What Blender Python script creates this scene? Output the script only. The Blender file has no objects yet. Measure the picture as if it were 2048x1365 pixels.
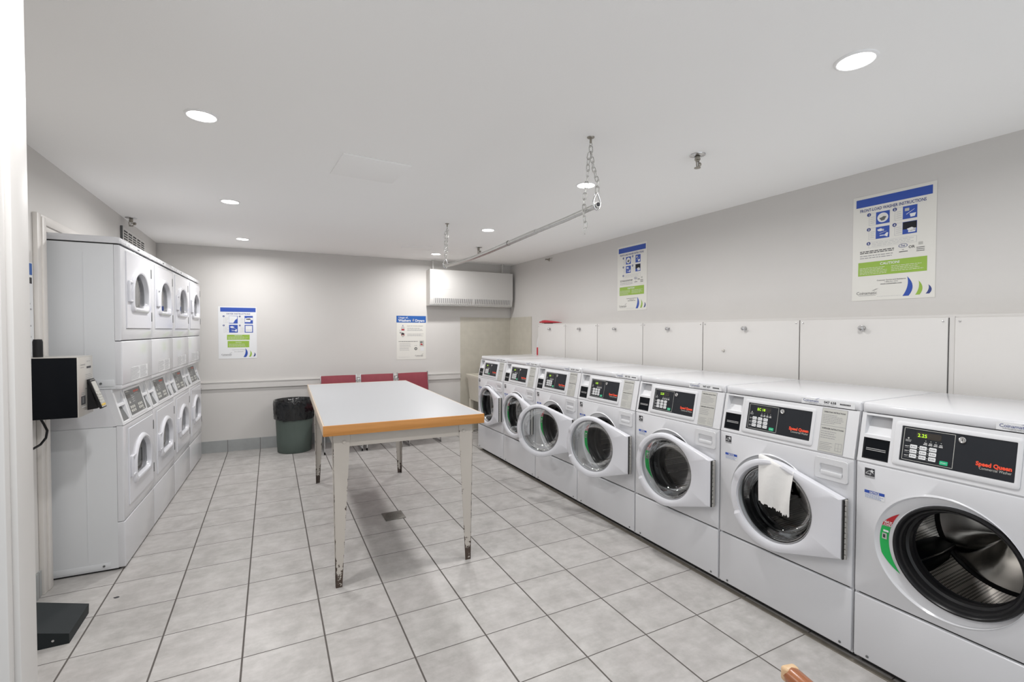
import bpy, bmesh, math, random
from mathutils import Vector, Matrix
from math import sin, cos, pi, radians, sqrt, atan2
random.seed(7)
C = bpy.context.scene.collection
SC = bpy.context.scene

# ------------------------------------------------------------------ camera, world, light, exposure
H = 2.37                                   # ceiling height
YAW, PITCH, ROLL = 0.472857, 0.022731, 0.0019666
fw = Vector((sin(YAW)*cos(PITCH), cos(YAW)*cos(PITCH), -sin(PITCH)))
rt = Vector((cos(YAW), -sin(YAW), 0)); up = rt.cross(fw)
rt, up = cos(ROLL)*rt + sin(ROLL)*up, -sin(ROLL)*rt + cos(ROLL)*up
cd = bpy.data.cameras.new('camera'); cam = bpy.data.objects.new('camera', cd); C.objects.link(cam)
cd.sensor_width = 36.0; cd.lens = 943.43/2048*36; cd.clip_start = 0.02
cam.matrix_world = Matrix(((rt.x, up.x, -fw.x, 0.78857), (rt.y, up.y, -fw.y, -2.64975), (rt.z, up.z, -fw.z, 1.41822), (0, 0, 0, 1)))
SC.camera = cam

w = bpy.data.worlds.new('world'); SC.world = w; w.use_nodes = True
w.node_tree.nodes['Background'].inputs[0].default_value = (0.92, 0.96, 1.0, 1)
w.node_tree.nodes['Background'].inputs[1].default_value = 1.15     # even fill light, added through the open front behind the camera
SC.view_settings.view_transform = 'Standard'; SC.view_settings.look = 'None'
SC.view_settings.gamma = 1.0; SC.view_settings.use_curve_mapping = False
SC.view_settings.exposure = 0.06
SC.cycles.max_bounces = 14; SC.cycles.diffuse_bounces = 8; SC.cycles.transmission_bounces = 8
SC.cycles.transparent_max_bounces = 16
SC.cycles.caustics_reflective = False; SC.cycles.caustics_refractive = False
SC.cycles.sample_clamp_indirect = 4.0
LAMP_W = 13.3
LAMPS = [(2.626, -1.705), (2.631, -0.105), (2.630, 1.453), (2.631, 3.036), (0.524, -0.137), (0.529, 1.434), (0.535, 3.048), (0.53, -1.705)]

# ------------------------------------------------------------------ materials
MATS = {}
def mat(name, col, rough=0.5, metal=0.0, emit=None, es=0.0, spec=0.5, coat=0.0, noise=None, bump=None):
    if name in MATS: return MATS[name]
    m = bpy.data.materials.new(name); m.use_nodes = True; nt = m.node_tree
    b = nt.nodes['Principled BSDF']; MATS[name] = m
    c = tuple(col) + (1,)
    b.inputs['Base Color'].default_value = c
    b.inputs['Roughness'].default_value = rough; b.inputs['Metallic'].default_value = metal
    b.inputs['Specular IOR Level'].default_value = spec; b.inputs['Coat Weight'].default_value = coat
    b.inputs['Coat Roughness'].default_value = 0.08
    if emit: b.inputs['Emission Color'].default_value = tuple(emit)+(1,); b.inputs['Emission Strength'].default_value = es
    tc = nt.nodes.new('ShaderNodeTexCoord')
    if noise:
        sc, amt, det = noise
        n = nt.nodes.new('ShaderNodeTexNoise'); n.inputs['Scale'].default_value = sc; n.inputs['Detail'].default_value = det
        r = nt.nodes.new('ShaderNodeMix'); r.data_type = 'RGBA'
        nt.links.new(tc.outputs['Object'], n.inputs['Vector']); nt.links.new(n.outputs['Fac'], r.inputs[0])
        r.inputs[6].default_value = tuple(max(0, x*(1-amt)) for x in col)+(1,); r.inputs[7].default_value = tuple(min(1, x*(1+amt)) for x in col)+(1,)
        nt.links.new(r.outputs[2], b.inputs['Base Color'])
    if bump:
        sc, st = bump
        n2 = nt.nodes.new('ShaderNodeTexNoise'); n2.inputs['Scale'].default_value = sc; n2.inputs['Detail'].default_value = 3
        bp = nt.nodes.new('ShaderNodeBump'); bp.inputs['Strength'].default_value = st; bp.inputs['Distance'].default_value = 0.002
        nt.links.new(tc.outputs['Object'], n2.inputs['Vector']); nt.links.new(n2.outputs['Fac'], bp.inputs['Height']); nt.links.new(bp.outputs[0], b.inputs['Normal'])
    return m
def nd(nt, t, **k):
    n = nt.nodes.new(t)
    for a, v in k.items(): setattr(n, a, v)
    return n
def math_(nt, op, a, b=None, c=None):
    n = nt.nodes.new('ShaderNodeMath'); n.operation = op
    for i, v in enumerate((a, b, c)):
        if v is None: continue
        if isinstance(v, (int, float)): n.inputs[i].default_value = v
        else: nt.links.new(v, n.inputs[i])
    return n.outputs[0]
def mixc(nt, f, a, b):
    n = nt.nodes.new('ShaderNodeMix'); n.data_type = 'RGBA'
    for i, v in ((0, f), (6, a), (7, b)):
        if isinstance(v, (int, float)): n.inputs[i].default_value = v
        elif isinstance(v, tuple): n.inputs[i].default_value = v if len(v) == 4 else v+(1,)
        else: nt.links.new(v, n.inputs[i])
    return n.outputs[2]
def ramp(nt, f, lo, hi):
    n = nt.nodes.new('ShaderNodeMapRange'); nt.links.new(f, n.inputs[0])
    n.inputs[1].default_value = lo; n.inputs[2].default_value = hi
    return n.outputs[0]

WALL = mat('wall_paint', (0.60, 0.585, 0.565), 0.6, noise=(3, 0.015, 3), bump=(220, 0.12))
CEIL = mat('ceiling_paint', (0.93, 0.93, 0.92), 0.8, bump=(160, 0.1))
TRIM = mat('trim_paint', (0.62, 0.605, 0.585), 0.4, noise=(8, 0.02, 3))
CASING = mat('casing_paint', (0.62, 0.595, 0.565), 0.4, noise=(14, 0.03, 4))
ENAMEL = mat('white_enamel', (0.60, 0.605, 0.625), 0.22, coat=0.3)
ENAMEL_SIDE = mat('grey_white_side_enamel', (0.63, 0.645, 0.66), 0.35)
PLASTIC = mat('white_plastic', (0.62, 0.625, 0.64), 0.28)
DOORW = mat('door_white', (0.63, 0.635, 0.67), 0.2, coat=0.3)
GASKET = mat('black_rubber', (0.012, 0.012, 0.013), 0.32, spec=0.3)
BLACK = mat('black_plastic', (0.012, 0.012, 0.013), 0.4, spec=0.2)
BLACKSH = mat('black_gloss', (0.004, 0.005, 0.007), 0.3, spec=0.1)
PANELBK = mat('panel_charcoal', (0.018, 0.020, 0.024), 0.4, spec=0.18)
DRYPANEL = mat('panel_grey', (0.11, 0.115, 0.115), 0.35)
CHROME = mat('chrome', (0.62, 0.62, 0.62), 0.2, metal=1)
STEEL = mat('galvanised', (0.62, 0.62, 0.60), 0.27, metal=1, noise=(40, 0.1, 3))
BRASS = mat('old_nickel', (0.35, 0.33, 0.29), 0.35, metal=1)
SHADOWGAP = mat('dark_gap', (0.03, 0.03, 0.03), 0.8)
INK = mat('ink_black', (0.03, 0.03, 0.035), 0.6)
INKG = mat('ink_grey', (0.28, 0.28, 0.29), 0.6)
INKL = mat('ink_light', (0.5, 0.5, 0.5), 0.6)
BLUE = mat('print_blue', (0.022, 0.07, 0.36), 0.45)
BLUE2 = mat('print_sky_blue', (0.012, 0.095, 0.36), 0.45)
NAVY = mat('print_navy', (0.03, 0.05, 0.20), 0.45)
GREEN = mat('print_green', (0.27, 0.43, 0.055), 0.45)
PAPER = mat('poster_paper', (0.70, 0.69, 0.645), 0.35)
WHITE = mat('print_white', (0.70, 0.71, 0.72), 0.45)
RED = mat('print_red', (0.80, 0.07, 0.025), 0.4)
DKRED = mat('sticker_red', (0.42, 0.012, 0.02), 0.35)
STGREEN = mat('sticker_green', (0.01, 0.38, 0.08), 0.35)
BTNGREEN = mat('button_green', (0.01, 0.42, 0.20), 0.4)
LABELG = mat('label_grey', (0.45, 0.45, 0.42), 0.45)
LCD = mat('digit_glow', (0.2, 0.5, 0.02), 0.5, emit=(0.55, 1.0, 0.02), es=1.1)
LCDOFF = mat('digit_window', (0.03, 0.025, 0.02), 0.25)
LENS = mat('lamp_lens', (1, 1, 1), 0.5, emit=(1.0, 0.985, 0.97), es=9.0)
LAMPTRIM = mat('lamp_trim', (0.85, 0.85, 0.85), 0.4)
LAMINATE = mat('white_laminate', (0.42, 0.432, 0.45), 0.35, noise=(2, 0.01, 2))
BURG = mat('burgundy_vinyl', (0.25, 0.05, 0.066), 0.5, spec=0.25, noise=(20, 0.08, 3), bump=(300, 0.2))
BINM = mat('bin_green_grey', (0.095, 0.122, 0.108), 0.5, spec=0.3, noise=(6, 0.05, 2))
BEIGE = mat('utility_tub_beige', (0.58, 0.55, 0.47), 0.45, noise=(10, 0.05, 3))
REDPL = mat('red_plastic', (0.50, 0.012, 0.03), 0.3)
SPECK = mat('black_speckle_metal', (0.016, 0.020, 0.022), 0.55, spec=0.2, bump=(500, 0.4))
CREAM = mat('heater_enamel', (0.60, 0.59, 0.57), 0.35)
CLOTH = mat('white_paper_cloth', (0.72, 0.715, 0.70), 0.85, noise=(12, 0.03, 3), bump=(40, 0.5))
MIRR = mat('brushed_front', (0.62, 0.60, 0.56), 0.3, metal=0.6)
GAPSHADE = mat('gap_shade', (0.2, 0.18, 0.15), 0.7, noise=(25, 0.4, 4))  # mottled brown standing in for the shade under the washer fronts

def mk_floor():
    m = bpy.data.materials.new('floor_tile'); m.use_nodes = True; nt = m.node_tree; L = nt.links
    b = nt.nodes['Principled BSDF']; tc = nd(nt, 'ShaderNodeTexCoord'); s = nd(nt, 'ShaderNodeSeparateXYZ')
    L.new(tc.outputs['Object'], s.inputs[0])
    TX, TY = 0.33353, 0.335
    def line(coord, T, half, off=0.0):
        f = math_(nt, 'FRACT', math_(nt, 'ADD', math_(nt, 'DIVIDE', math_(nt, 'ADD', coord, off), T), 0.5))
        d = math_(nt, 'MULTIPLY', math_(nt, 'ABSOLUTE', math_(nt, 'SUBTRACT', f, 0.5)), T)
        n = nd(nt, 'ShaderNodeMapRange'); n.inputs[1].default_value = half-0.0008; n.inputs[2].default_value = half+0.0008
        n.inputs[3].default_value = 1; n.inputs[4].default_value = 0; L.new(d, n.inputs[0]); return n.outputs[0]
    g = math_(nt, 'MAXIMUM', line(s.outputs[0], TX, 0.0036), line(s.outputs[1], TY, 0.0023))
    # per-tile offset
    cx = math_(nt, 'FLOOR', math_(nt, 'DIVIDE', s.outputs[0], TX)); cy = math_(nt, 'FLOOR', math_(nt, 'DIVIDE', s.outputs[1], TY))
    cmb = nd(nt, 'ShaderNodeCombineXYZ'); L.new(cx, cmb.inputs[0]); L.new(cy, cmb.inputs[1])
    wn = nd(nt, 'ShaderNodeTexWhiteNoise'); L.new(cmb.outputs[0], wn.inputs['Vector'])
    va = nd(nt, 'ShaderNodeVectorMath', operation='MULTIPLY_ADD'); L.new(wn.outputs['Color'], va.inputs[0]); va.inputs[1].default_value = (7, 7, 7); L.new(tc.outputs['Object'], va.inputs[2])
    n1 = nd(nt, 'ShaderNodeTexNoise'); n1.inputs['Scale'].default_value = 9; n1.inputs['Detail'].default_value = 8; n1.inputs['Roughness'].default_value = 0.68; L.new(va.outputs[0], n1.inputs['Vector'])
    mp = nd(nt, 'ShaderNodeMapping'); mp.inputs['Scale'].default_value = (6, 22, 1); L.new(va.outputs[0], mp.inputs[0])
    n2 = nd(nt, 'ShaderNodeTexNoise'); n2.inputs['Scale'].default_value = 1.6; n2.inputs['Detail'].default_value = 5; L.new(mp.outputs[0], n2.inputs['Vector'])
    base = mixc(nt, ramp(nt, n1.outputs['Fac'], 0.36, 0.64), (0.355, 0.342, 0.328), (0.485, 0.472, 0.457))
    base = mixc(nt, math_(nt, 'MULTIPLY', ramp(nt, n2.outputs['Fac'], 0.45, 0.75), 0.35), base, (0.30, 0.285, 0.27))
    n3 = nd(nt, 'ShaderNodeTexNoise'); n3.inputs['Scale'].default_value = 2.2; n3.inputs['Detail'].default_value = 3; L.new(tc.outputs['Object'], n3.inputs['Vector'])
    base = mixc(nt, math_(nt, 'MULTIPLY', ramp(nt, n3.outputs['Fac'], 0.4, 0.7), 0.25), base, (0.42, 0.39, 0.385))
    col = mixc(nt, g, base, (0.085, 0.075, 0.068))
    L.new(col, b.inputs['Base Color'])
    L.new(math_(nt, 'ADD', math_(nt, 'MULTIPLY', g, 0.4), 0.36), b.inputs['Roughness'])
    bp = nd(nt, 'ShaderNodeBump'); bp.inputs['Strength'].default_value = 0.5; bp.inputs['Distance'].default_value = 0.002
    hgt = math_(nt, 'SUBTRACT', math_(nt, 'MULTIPLY', n1.outputs['Fac'], 0.35), g)
    L.new(hgt, bp.inputs['Height']); L.new(bp.outputs[0], b.inputs['Normal'])
    return m
FLOORM = mk_floor()

def mk_tiles(name, col, grout, tx, tz, axis, wd=0.0018, mott=0.06):
    m = bpy.data.materials.new(name); m.use_nodes = True; nt = m.node_tree; L = nt.links
    b = nt.nodes['Principled BSDF']; tc = nd(nt, 'ShaderNodeTexCoord'); s = nd(nt, 'ShaderNodeSeparateXYZ'); L.new(tc.outputs['Object'], s.inputs[0])
    def line(coord, T):
        f = math_(nt, 'FRACT', math_(nt, 'DIVIDE', coord, T)); d = math_(nt, 'MULTIPLY', math_(nt, 'ABSOLUTE', math_(nt, 'SUBTRACT', f, 0.5)), T)
        return math_(nt, 'GREATER_THAN', d, T/2-wd)
    g = line(s.outputs[axis], tx)
    if tz: g = math_(nt, 'MAXIMUM', g, line(s.outputs[2], tz))
    n1 = nd(nt, 'ShaderNodeTexNoise'); n1.inputs['Scale'].default_value = 12; n1.inputs['Detail'].default_value = 6; L.new(tc.outputs['Object'], n1.inputs['Vector'])
    base = mixc(nt, ramp(nt, n1.outputs['Fac'], 0.3, 0.7), tuple(c*(1-mott) for c in col), tuple(c*(1+mott) for c in col))
    L.new(mixc(nt, g, base, grout), b.inputs['Base Color']); b.inputs['Roughness'].default_value = 0.4
    return m
BASET = mk_tiles('baseboard_tile', (0.33, 0.345, 0.345), (0.14, 0.135, 0.13), 0.33353, None, 0, 0.003)
BASETY = mk_tiles('baseboard_tile_side', (0.33, 0.345, 0.345), (0.14, 0.135, 0.13), 0.335, None, 1, 0.003)
BEIGET = mk_tiles('beige_wall_tile', (0.50, 0.475, 0.41), (0.46, 0.435, 0.37), 0.108, 0.108, 0, 0.001, 0.05)
BEIGETY = mk_tiles('beige_wall_tile_side', (0.50, 0.475, 0.41), (0.46, 0.435, 0.37), 0.108, 0.108, 1, 0.001, 0.05)

def mk_wood(name, a, bb, sc=(2, 40, 40), rough=0.4):
    m = bpy.data.materials.new(name); m.use_nodes = True; nt = m.node_tree; L = nt.links
    b = nt.nodes['Principled BSDF']; tc = nd(nt, 'ShaderNodeTexCoord'); mp = nd(nt, 'ShaderNodeMapping'); mp.inputs['Scale'].default_value = sc
    L.new(tc.outputs['Object'], mp.inputs[0]); n = nd(nt, 'ShaderNodeTexNoise'); n.inputs['Scale'].default_value = 1.5; n.inputs['Detail'].default_value = 6; n.inputs['Distortion'].default_value = 0.6
    L.new(mp.outputs[0], n.inputs['Vector']); L.new(mixc(nt, ramp(nt, n.outputs['Fac'], 0.35, 0.65), a, bb), b.inputs['Base Color']); b.inputs['Roughness'].default_value = rough
    return m
HONEY = mk_wood('honey_maple_edge', (0.46, 0.20, 0.045), (0.55, 0.25, 0.065))
PALEWOOD = mk_wood('bare_maple_edge', (0.50, 0.41, 0.32), (0.58, 0.49, 0.40), (40, 2, 40))
CHERRY = mk_wood('cherry_varnish', (0.25, 0.08, 0.03), (0.36, 0.135, 0.055), (40, 3, 40), 0.25)
PALEEND = mk_wood('worn_wood', (0.62, 0.42, 0.24), (0.70, 0.50, 0.30), (20, 20, 20))
DARKWOOD = mat('dark_wood', (0.06, 0.018, 0.012), 0.4)

def mk_chipped():
    """cream paint with rust showing along the leg edges and at the foot (wear has its own shape)"""
    m = bpy.data.materials.new('chipped_cream_paint'); m.use_nodes = True; nt = m.node_tree; L = nt.links
    b = nt.nodes['Principled BSDF']; tc = nd(nt, 'ShaderNodeTexCoord'); s = nd(nt, 'ShaderNodeSeparateXYZ'); L.new(tc.outputs['Object'], s.inputs[0])
    n = nd(nt, 'ShaderNodeTexNoise'); n.inputs['Scale'].default_value = 28; n.inputs['Detail'].default_value = 8; n.inputs['Roughness'].default_value = 0.75; L.new(tc.outputs['Object'], n.inputs['Vector'])
    at = nd(nt, 'ShaderNodeAttribute'); at.attribute_name = 'edge'
    foot = nd(nt, 'ShaderNodeMapRange'); L.new(s.outputs[2], foot.inputs[0]); foot.inputs[1].default_value = 0.0; foot.inputs[2].default_value = 0.19; foot.inputs[3].default_value = 0.33; foot.inputs[4].default_value = 0.0
    e = math_(nt, 'MULTIPLY', math_(nt, 'POWER', at.outputs['Fac'], 4.0), 0.13)
    lowe = nd(nt, 'ShaderNodeMapRange'); L.new(s.outputs[2], lowe.inputs[0]); lowe.inputs[1].default_value = 0.0; lowe.inputs[2].default_value = 0.8; lowe.inputs[3].default_value = 1.5; lowe.inputs[4].default_value = 0.9
    v = math_(nt, 'ADD', n.outputs['Fac'], math_(nt, 'ADD', math_(nt, 'MULTIPLY', e, lowe.outputs[0]), foot.outputs[0]))
    f = math_(nt, 'GREATER_THAN', v, 0.70)
    L.new(mixc(nt, f, (0.50, 0.465, 0.42), (0.055, 0.035, 0.025)), b.inputs['Base Color']); b.inputs['Roughness'].default_value = 0.45
    return m
CHIPPED = mk_chipped()

def mk_glass(name, tint, fres_boost=1.0, rough=0.02):
    m = bpy.data.materials.new(name); m.use_nodes = True; nt = m.node_tree; L = nt.links
    nt.nodes.remove(nt.nodes['Principled BSDF']); out = nt.nodes['Material Output']
    t = nd(nt, 'ShaderNodeBsdfTransparent'); t.inputs[0].default_value = tint+(1,)
    g = nd(nt, 'ShaderNodeBsdfGlossy'); g.inputs['Roughness'].default_value = rough; g.inputs[0].default_value = (1, 1, 1, 1)
    fr = nd(nt, 'ShaderNodeFresnel'); fr.inputs[0].default_value = 1.5
    mx = nd(nt, 'ShaderNodeMixShader'); L.new(math_(nt, 'MULTIPLY', fr.outputs[0], fres_boost), mx.inputs[0]); L.new(t.outputs[0], mx.inputs[1]); L.new(g.outputs[0], mx.inputs[2])
    L.new(mx.outputs[0], out.inputs[0]); return m
GLASS = mk_glass('door_glass', (0.72, 0.74, 0.74), 0.45)
DGLASS = mk_glass('dryer_glass', (0.8, 0.82, 0.83), 1.0)

def mk_drum():
    """stainless drum, perforated wall (holes laid out by angle and depth around the drum axis)"""
    m = bpy.data.materials.new('perforated_stainless'); m.use_nodes = True; nt = m.node_tree; L = nt.links
    b = nt.nodes['Principled BSDF']; tc = nd(nt, 'ShaderNodeTexCoord'); s = nd(nt, 'ShaderNodeSeparateXYZ'); L.new(tc.outputs['Object'], s.inputs[0])
    ang = math_(nt, 'ARCTAN2', math_(nt, 'SUBTRACT', s.outputs[2], 0.58), math_(nt, 'SUBTRACT', s.outputs[0], 0.33))
    a = math_(nt, 'SUBTRACT', math_(nt, 'FRACT', math_(nt, 'MULTIPLY', ang, 24)), 0.5)
    y = math_(nt, 'SUBTRACT', math_(nt, 'FRACT', math_(nt, 'MULTIPLY', s.outputs[1], 85)), 0.5)
    ba = math_(nt, 'GREATER_THAN', math_(nt, 'FRACT', math_(nt, 'MULTIPLY', ang, 24/6.0)), 0.2)
    d = math_(nt, 'SQRT', math_(nt, 'ADD', math_(nt, 'POWER', a, 2), math_(nt, 'POWER', y, 2)))
    hole = math_(nt, 'MULTIPLY', math_(nt, 'LESS_THAN', d, 0.31), ba)
    L.new(mixc(nt, hole, (0.68, 0.66, 0.63), (0.004, 0.004, 0.004)), b.inputs['Base Color'])
    L.new(math_(nt, 'SUBTRACT', 1.0, hole), b.inputs['Metallic']); b.inputs['Roughness'].default_value = 0.3
    return m
DRUM = mk_drum()
DRUMPLAIN = mat('stainless', (0.66, 0.64, 0.61), 0.28, metal=1)

def mk_bag():
    m = bpy.data.materials.new('black_film'); m.use_nodes = True; nt = m.node_tree; L = nt.links
    b = nt.nodes['Principled BSDF']; b.inputs['Base Color'].default_value = (0.006, 0.007, 0.008, 1); b.inputs['Roughness'].default_value = 0.13; b.inputs['Specular IOR Level'].default_value = 0.6
    tc = nd(nt, 'ShaderNodeTexCoord'); mp = nd(nt, 'ShaderNodeMapping'); mp.inputs['Scale'].default_value = (1, 1, 0.6); L.new(tc.outputs['Object'], mp.inputs[0])
    n = nd(nt, 'ShaderNodeTexNoise'); n.inputs['Scale'].default_value = 10; n.inputs['Detail'].default_value = 1.5; n.inputs['Distortion'].default_value = 1.2; L.new(mp.outputs[0], n.inputs['Vector'])
    bp = nd(nt, 'ShaderNodeBump'); bp.inputs['Strength'].default_value = 1.0; bp.inputs['Distance'].default_value = 0.012; L.new(n.outputs['Fac'], bp.inputs['Height']); L.new(bp.outputs[0], b.inputs['Normal'])
    return m
BAGM = mk_bag()

# ------------------------------------------------------------------ mesh builder
def ident(x, y, z): return (x, y, z)
_tc = {}
def text_mesh(s, bold=0.0, sx=1.0, spacing=1.0, shear=0.0):
    k = (s, bold, sx, spacing, shear)
    if k in _tc: return _tc[k]
    cu = bpy.data.curves.new('t', 'FONT'); cu.body = s; cu.size = 1; cu.resolution_u = 2; cu.offset = bold; cu.space_character = spacing; cu.shear = shear
    ob = bpy.data.objects.new('t', cu); C.objects.link(ob)
    dg = bpy.context.evaluated_depsgraph_get(); me = bpy.data.meshes.new_from_object(ob.evaluated_get(dg))
    V = [(v.co.x*sx, v.co.y) for v in me.vertices]; F = [tuple(p.vertices) for p in me.polygons]
    bpy.data.meshes.remove(me); bpy.data.objects.remove(ob); bpy.data.curves.remove(cu)
    # drop unused/duplicate and fix winding to CCW
    F2 = []
    for f in F:
        a = 0
        for i in range(len(f)):
            x0, y0 = V[f[i]]; x1, y1 = V[f[(i+1) % len(f)]]; a += x0*y1-x1*y0
        F2.append(f if a > 0 else tuple(reversed(f)))
    wd = max([v[0] for v in V] or [0])
    _tc[k] = (V, F2, wd); return _tc[k]

class MB:
    def __init__(s): s.V = []; s.F = []; s.M = []; s.mats = []; s.edge = {}
    def mi(s, m):
        if m not in s.mats: s.mats.append(m)
        return s.mats.index(m)
    def add(s, V, F, m, xf=None):
        o = len(s.V); k = s.mi(m)
        s.V += [tuple(xf(*v)) if xf else tuple(v) for v in V]
        s.F += [tuple(i+o for i in f) for f in F]; s.M += [k]*len(F); return o
    def box(s, x0, x1, y0, y1, z0, z1, m, bev=0, seg=2, xf=None):
        if x1 < x0: x0, x1 = x1, x0
        if y1 < y0: y0, y1 = y1, y0
        if z1 < z0: z0, z1 = z1, z0
        if not bev:
            V = [(x0,y0,z0),(x1,y0,z0),(x1,y1,z0),(x0,y1,z0),(x0,y0,z1),(x1,y0,z1),(x1,y1,z1),(x0,y1,z1)]
            F = [(0,3,2,1),(4,5,6,7),(0,1,5,4),(1,2,6,5),(2,3,7,6),(3,0,4,7)]
            return s.add(V, F, m, xf)
        bm = bmesh.new(); bmesh.ops.create_cube(bm, size=1)
        for v in bm.verts: v.co = Vector(((x0+x1)/2+v.co.x*(x1-x0), (y0+y1)/2+v.co.y*(y1-y0), (z0+z1)/2+v.co.z*(z1-z0)))
        bmesh.ops.bevel(bm, geom=bm.edges[:], offset=bev, segments=seg, affect='EDGES', profile=0.5)
        bm.verts.index_update(); s.add([tuple(v.co) for v in bm.verts], [tuple(v.index for v in f.verts) for f in bm.faces], m, xf); bm.free()
    def rect(s, u0, v0, u1, v1, m, out=0.0, xf=None):
        s.add([(u0,-out,v0),(u1,-out,v0),(u1,-out,v1),(u0,-out,v1)], [(0,1,2,3)], m, xf)
    def poly(s, pts, m, out=0.0, xf=None):
        s.add([(p[0],-out,p[1]) for p in pts], [tuple(range(len(pts)))], m, xf)
    def prism(s, pts, y0, y1, m, xf=None):
        """polygon pts (x,z) counter-clockwise seen from -y, extruded from y0 to y1"""
        n = len(pts); V = [(p[0],y0,p[1]) for p in pts]+[(p[0],y1,p[1]) for p in pts]
        F = [tuple(range(n)), tuple(range(2*n-1, n-1, -1))]+[(i, i+n, (i+1) % n+n, (i+1) % n) for i in range(n)]
        s.add(V, F, m, xf)
    def prismx(s, pts, x0, x1, m, xf=None):
        """profile pts (y,z), extruded along x"""
        n = len(pts); a = sum(pts[i][0]*pts[(i+1) % n][1]-pts[(i+1) % n][0]*pts[i][1] for i in range(n))
        if a < 0: pts = pts[::-1]
        V = [(x0,p[0],p[1]) for p in pts]+[(x1,p[0],p[1]) for p in pts]
        F = [tuple(range(n-1, -1, -1)), tuple(range(n, 2*n))]+[(i, (i+1) % n, (i+1) % n+n, i+n) for i in range(n)]
        s.add(V, F, m, xf)
    def loft(s, rings, m, closed=True, xf=None, flip=False, cap0=False, cap1=False):
        n = len(rings[0]); V = [p for r in rings for p in r]; F = []
        for j in range(len(rings)-1):
            for i in range(n if closed else n-1):
                a, b = j*n+i, j*n+(i+1) % n; f = (a, b, b+n, a+n); F.append(f[::-1] if flip else f)
        if cap0: F.append(tuple(range(n))[::-1] if not flip else tuple(range(n)))
        if cap1: t = tuple(range((len(rings)-1)*n, len(rings)*n)); F.append(t if not flip else t[::-1])
        return s.add(V, F, m, xf)
    def lathe_y(s, prof, cx, cz, m, n=48, xf=None, cap=False, flip=False):
        """prof: list of (r, y), around an axis parallel to y through (cx, cz)"""
        rings = [[(cx+r*cos(2*pi*i/n), y, cz+r*sin(2*pi*i/n)) for i in range(n)] for r, y in prof]
        s.loft(rings, m, xf=xf, flip=flip, cap1=cap)
    def lathe_z(s, prof, cx, cy, m, n=32, xf=None, cap0=False, cap1=False, flip=False):
        rings = [[(cx+r*cos(2*pi*i/n), cy+r*sin(2*pi*i/n), z) for i in range(n)] for r, z in prof]
        s.loft(rings, m, xf=xf, flip=flip, cap0=cap0, cap1=cap1)
    def tube(s, path, r, m, n=8, xf=None, closed=False, rr=None):
        P = [Vector(p) for p in path]; k = len(P); rings = []; prev = None
        for i in range(k):
            if closed: t = (P[(i+1) % k]-P[i-1])
            else: t = (P[min(i+1, k-1)]-P[max(i-1, 0)])
            t.normalize()
            if prev is None:
                a = Vector((0,0,1)) if abs(t.z) < 0.9 else Vector((1,0,0)); u = t.cross(a).normalized()
            else: u = (prev-t*prev.dot(t)).normalized()
            prev = u; v = t.cross(u); q = rr[i] if rr else r
            rings.append([tuple(P[i]+(u*cos(2*pi*j/n)+v*sin(2*pi*j/n))*q) for j in range(n)])
        if closed: rings.append(rings[0])
        s.loft(rings, m, xf=xf, cap0=not closed, cap1=not closed)
    def text(s, t, u, v, size, m, out=0.0006, xf=None, align='l', bold=0.0, sx=1.0, width=None, spacing=1.0, shear=0.0):
        V, F, wd = text_mesh(t, bold, sx, spacing, shear)
        k = size; kx = size if width is None else width/max(wd, 1e-6)
        x0 = u-(wd*kx/2 if align == 'c' else wd*kx if align == 'r' else 0)
        s.add([(x0+a*kx, -out, v+b*k) for a, b in V], F, m, xf)
    def lines(s, u0, u1, v0, v1, n, m, out=0.0006, xf=None, th=0.35, jag=0.25):
        """small print too small to read, as thin broken bars"""
        for i in range(n):
            z = v1-(i+0.5)*(v1-v0)/n; h = (v1-v0)/n*th/2; x = u0; end = u1-random.random()*jag*(u1-u0)
            while x < end:
                wl = random.uniform(0.05, 0.13)*(u1-u0); s.rect(x, z-h, min(x+wl, end), z+h, m, out, xf); x += wl+0.018*(u1-u0)
    def rrect(s, u0, v0, u1, v1, r, n=4):
        P = []
        for cx, cz, a0 in ((u1-r, v0+r, -90), (u1-r, v1-r, 0), (u0+r, v1-r, 90), (u0+r, v0+r, 180)):
            for i in range(n+1): a = radians(a0+90*i/n); P.append((cx+r*cos(a), cz+r*sin(a)))
        return P
    def build(s, name, parent=None, smooth=38, loc=None, rotz=None):
        me = bpy.data.meshes.new(name); me.from_pydata(s.V, [], s.F); me.validate(clean_customdata=False)
        for m in s.mats: me.materials.append(m)
        if len(me.polygons) == len(s.F): me.polygons.foreach_set('material_index', s.M)
        else: print('!! polygon count changed', name, len(s.F), len(me.polygons))
        me.polygons.foreach_set('use_smooth', [True]*len(me.polygons)); me.set_sharp_from_angle(angle=radians(smooth))
        me.update(); o = bpy.data.objects.new(name, me); C.objects.link(o)
        if parent: o.parent = parent
        if loc: o.location = loc
        if rotz is not None: o.rotation_euler = (0, 0, rotz)
        return o
def empty(name, loc=(0,0,0), rotz=0.0):
    o = bpy.data.objects.new(name, None); C.objects.link(o); o.location = loc; o.rotation_euler = (0, 0, rotz); o.empty_display_size = 0.05; return o
def tag(o, label, cat, group=None):
    o['label'] = label; o['category'] = cat
    if group: o['group'] = group
    return o
def struct(mb, name, parent=None):
    o = mb.build(name, parent)
    if not parent: o['kind'] = 'structure'
    return o
KIDS = {}
def copy_tree(o, parent=None):
    c = o.copy(); C.objects.link(c); c.parent = parent
    for ch in [x for x in bpy.data.objects if x.parent == o]: copy_tree(ch, c)
    return c
def circ(cx, cz, r, y, n=64, a0=0.0): return [(cx+r*cos(a0+2*pi*i/n), y, cz+r*sin(a0+2*pi*i/n)) for i in range(n)]
R90 = pi/2

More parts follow.
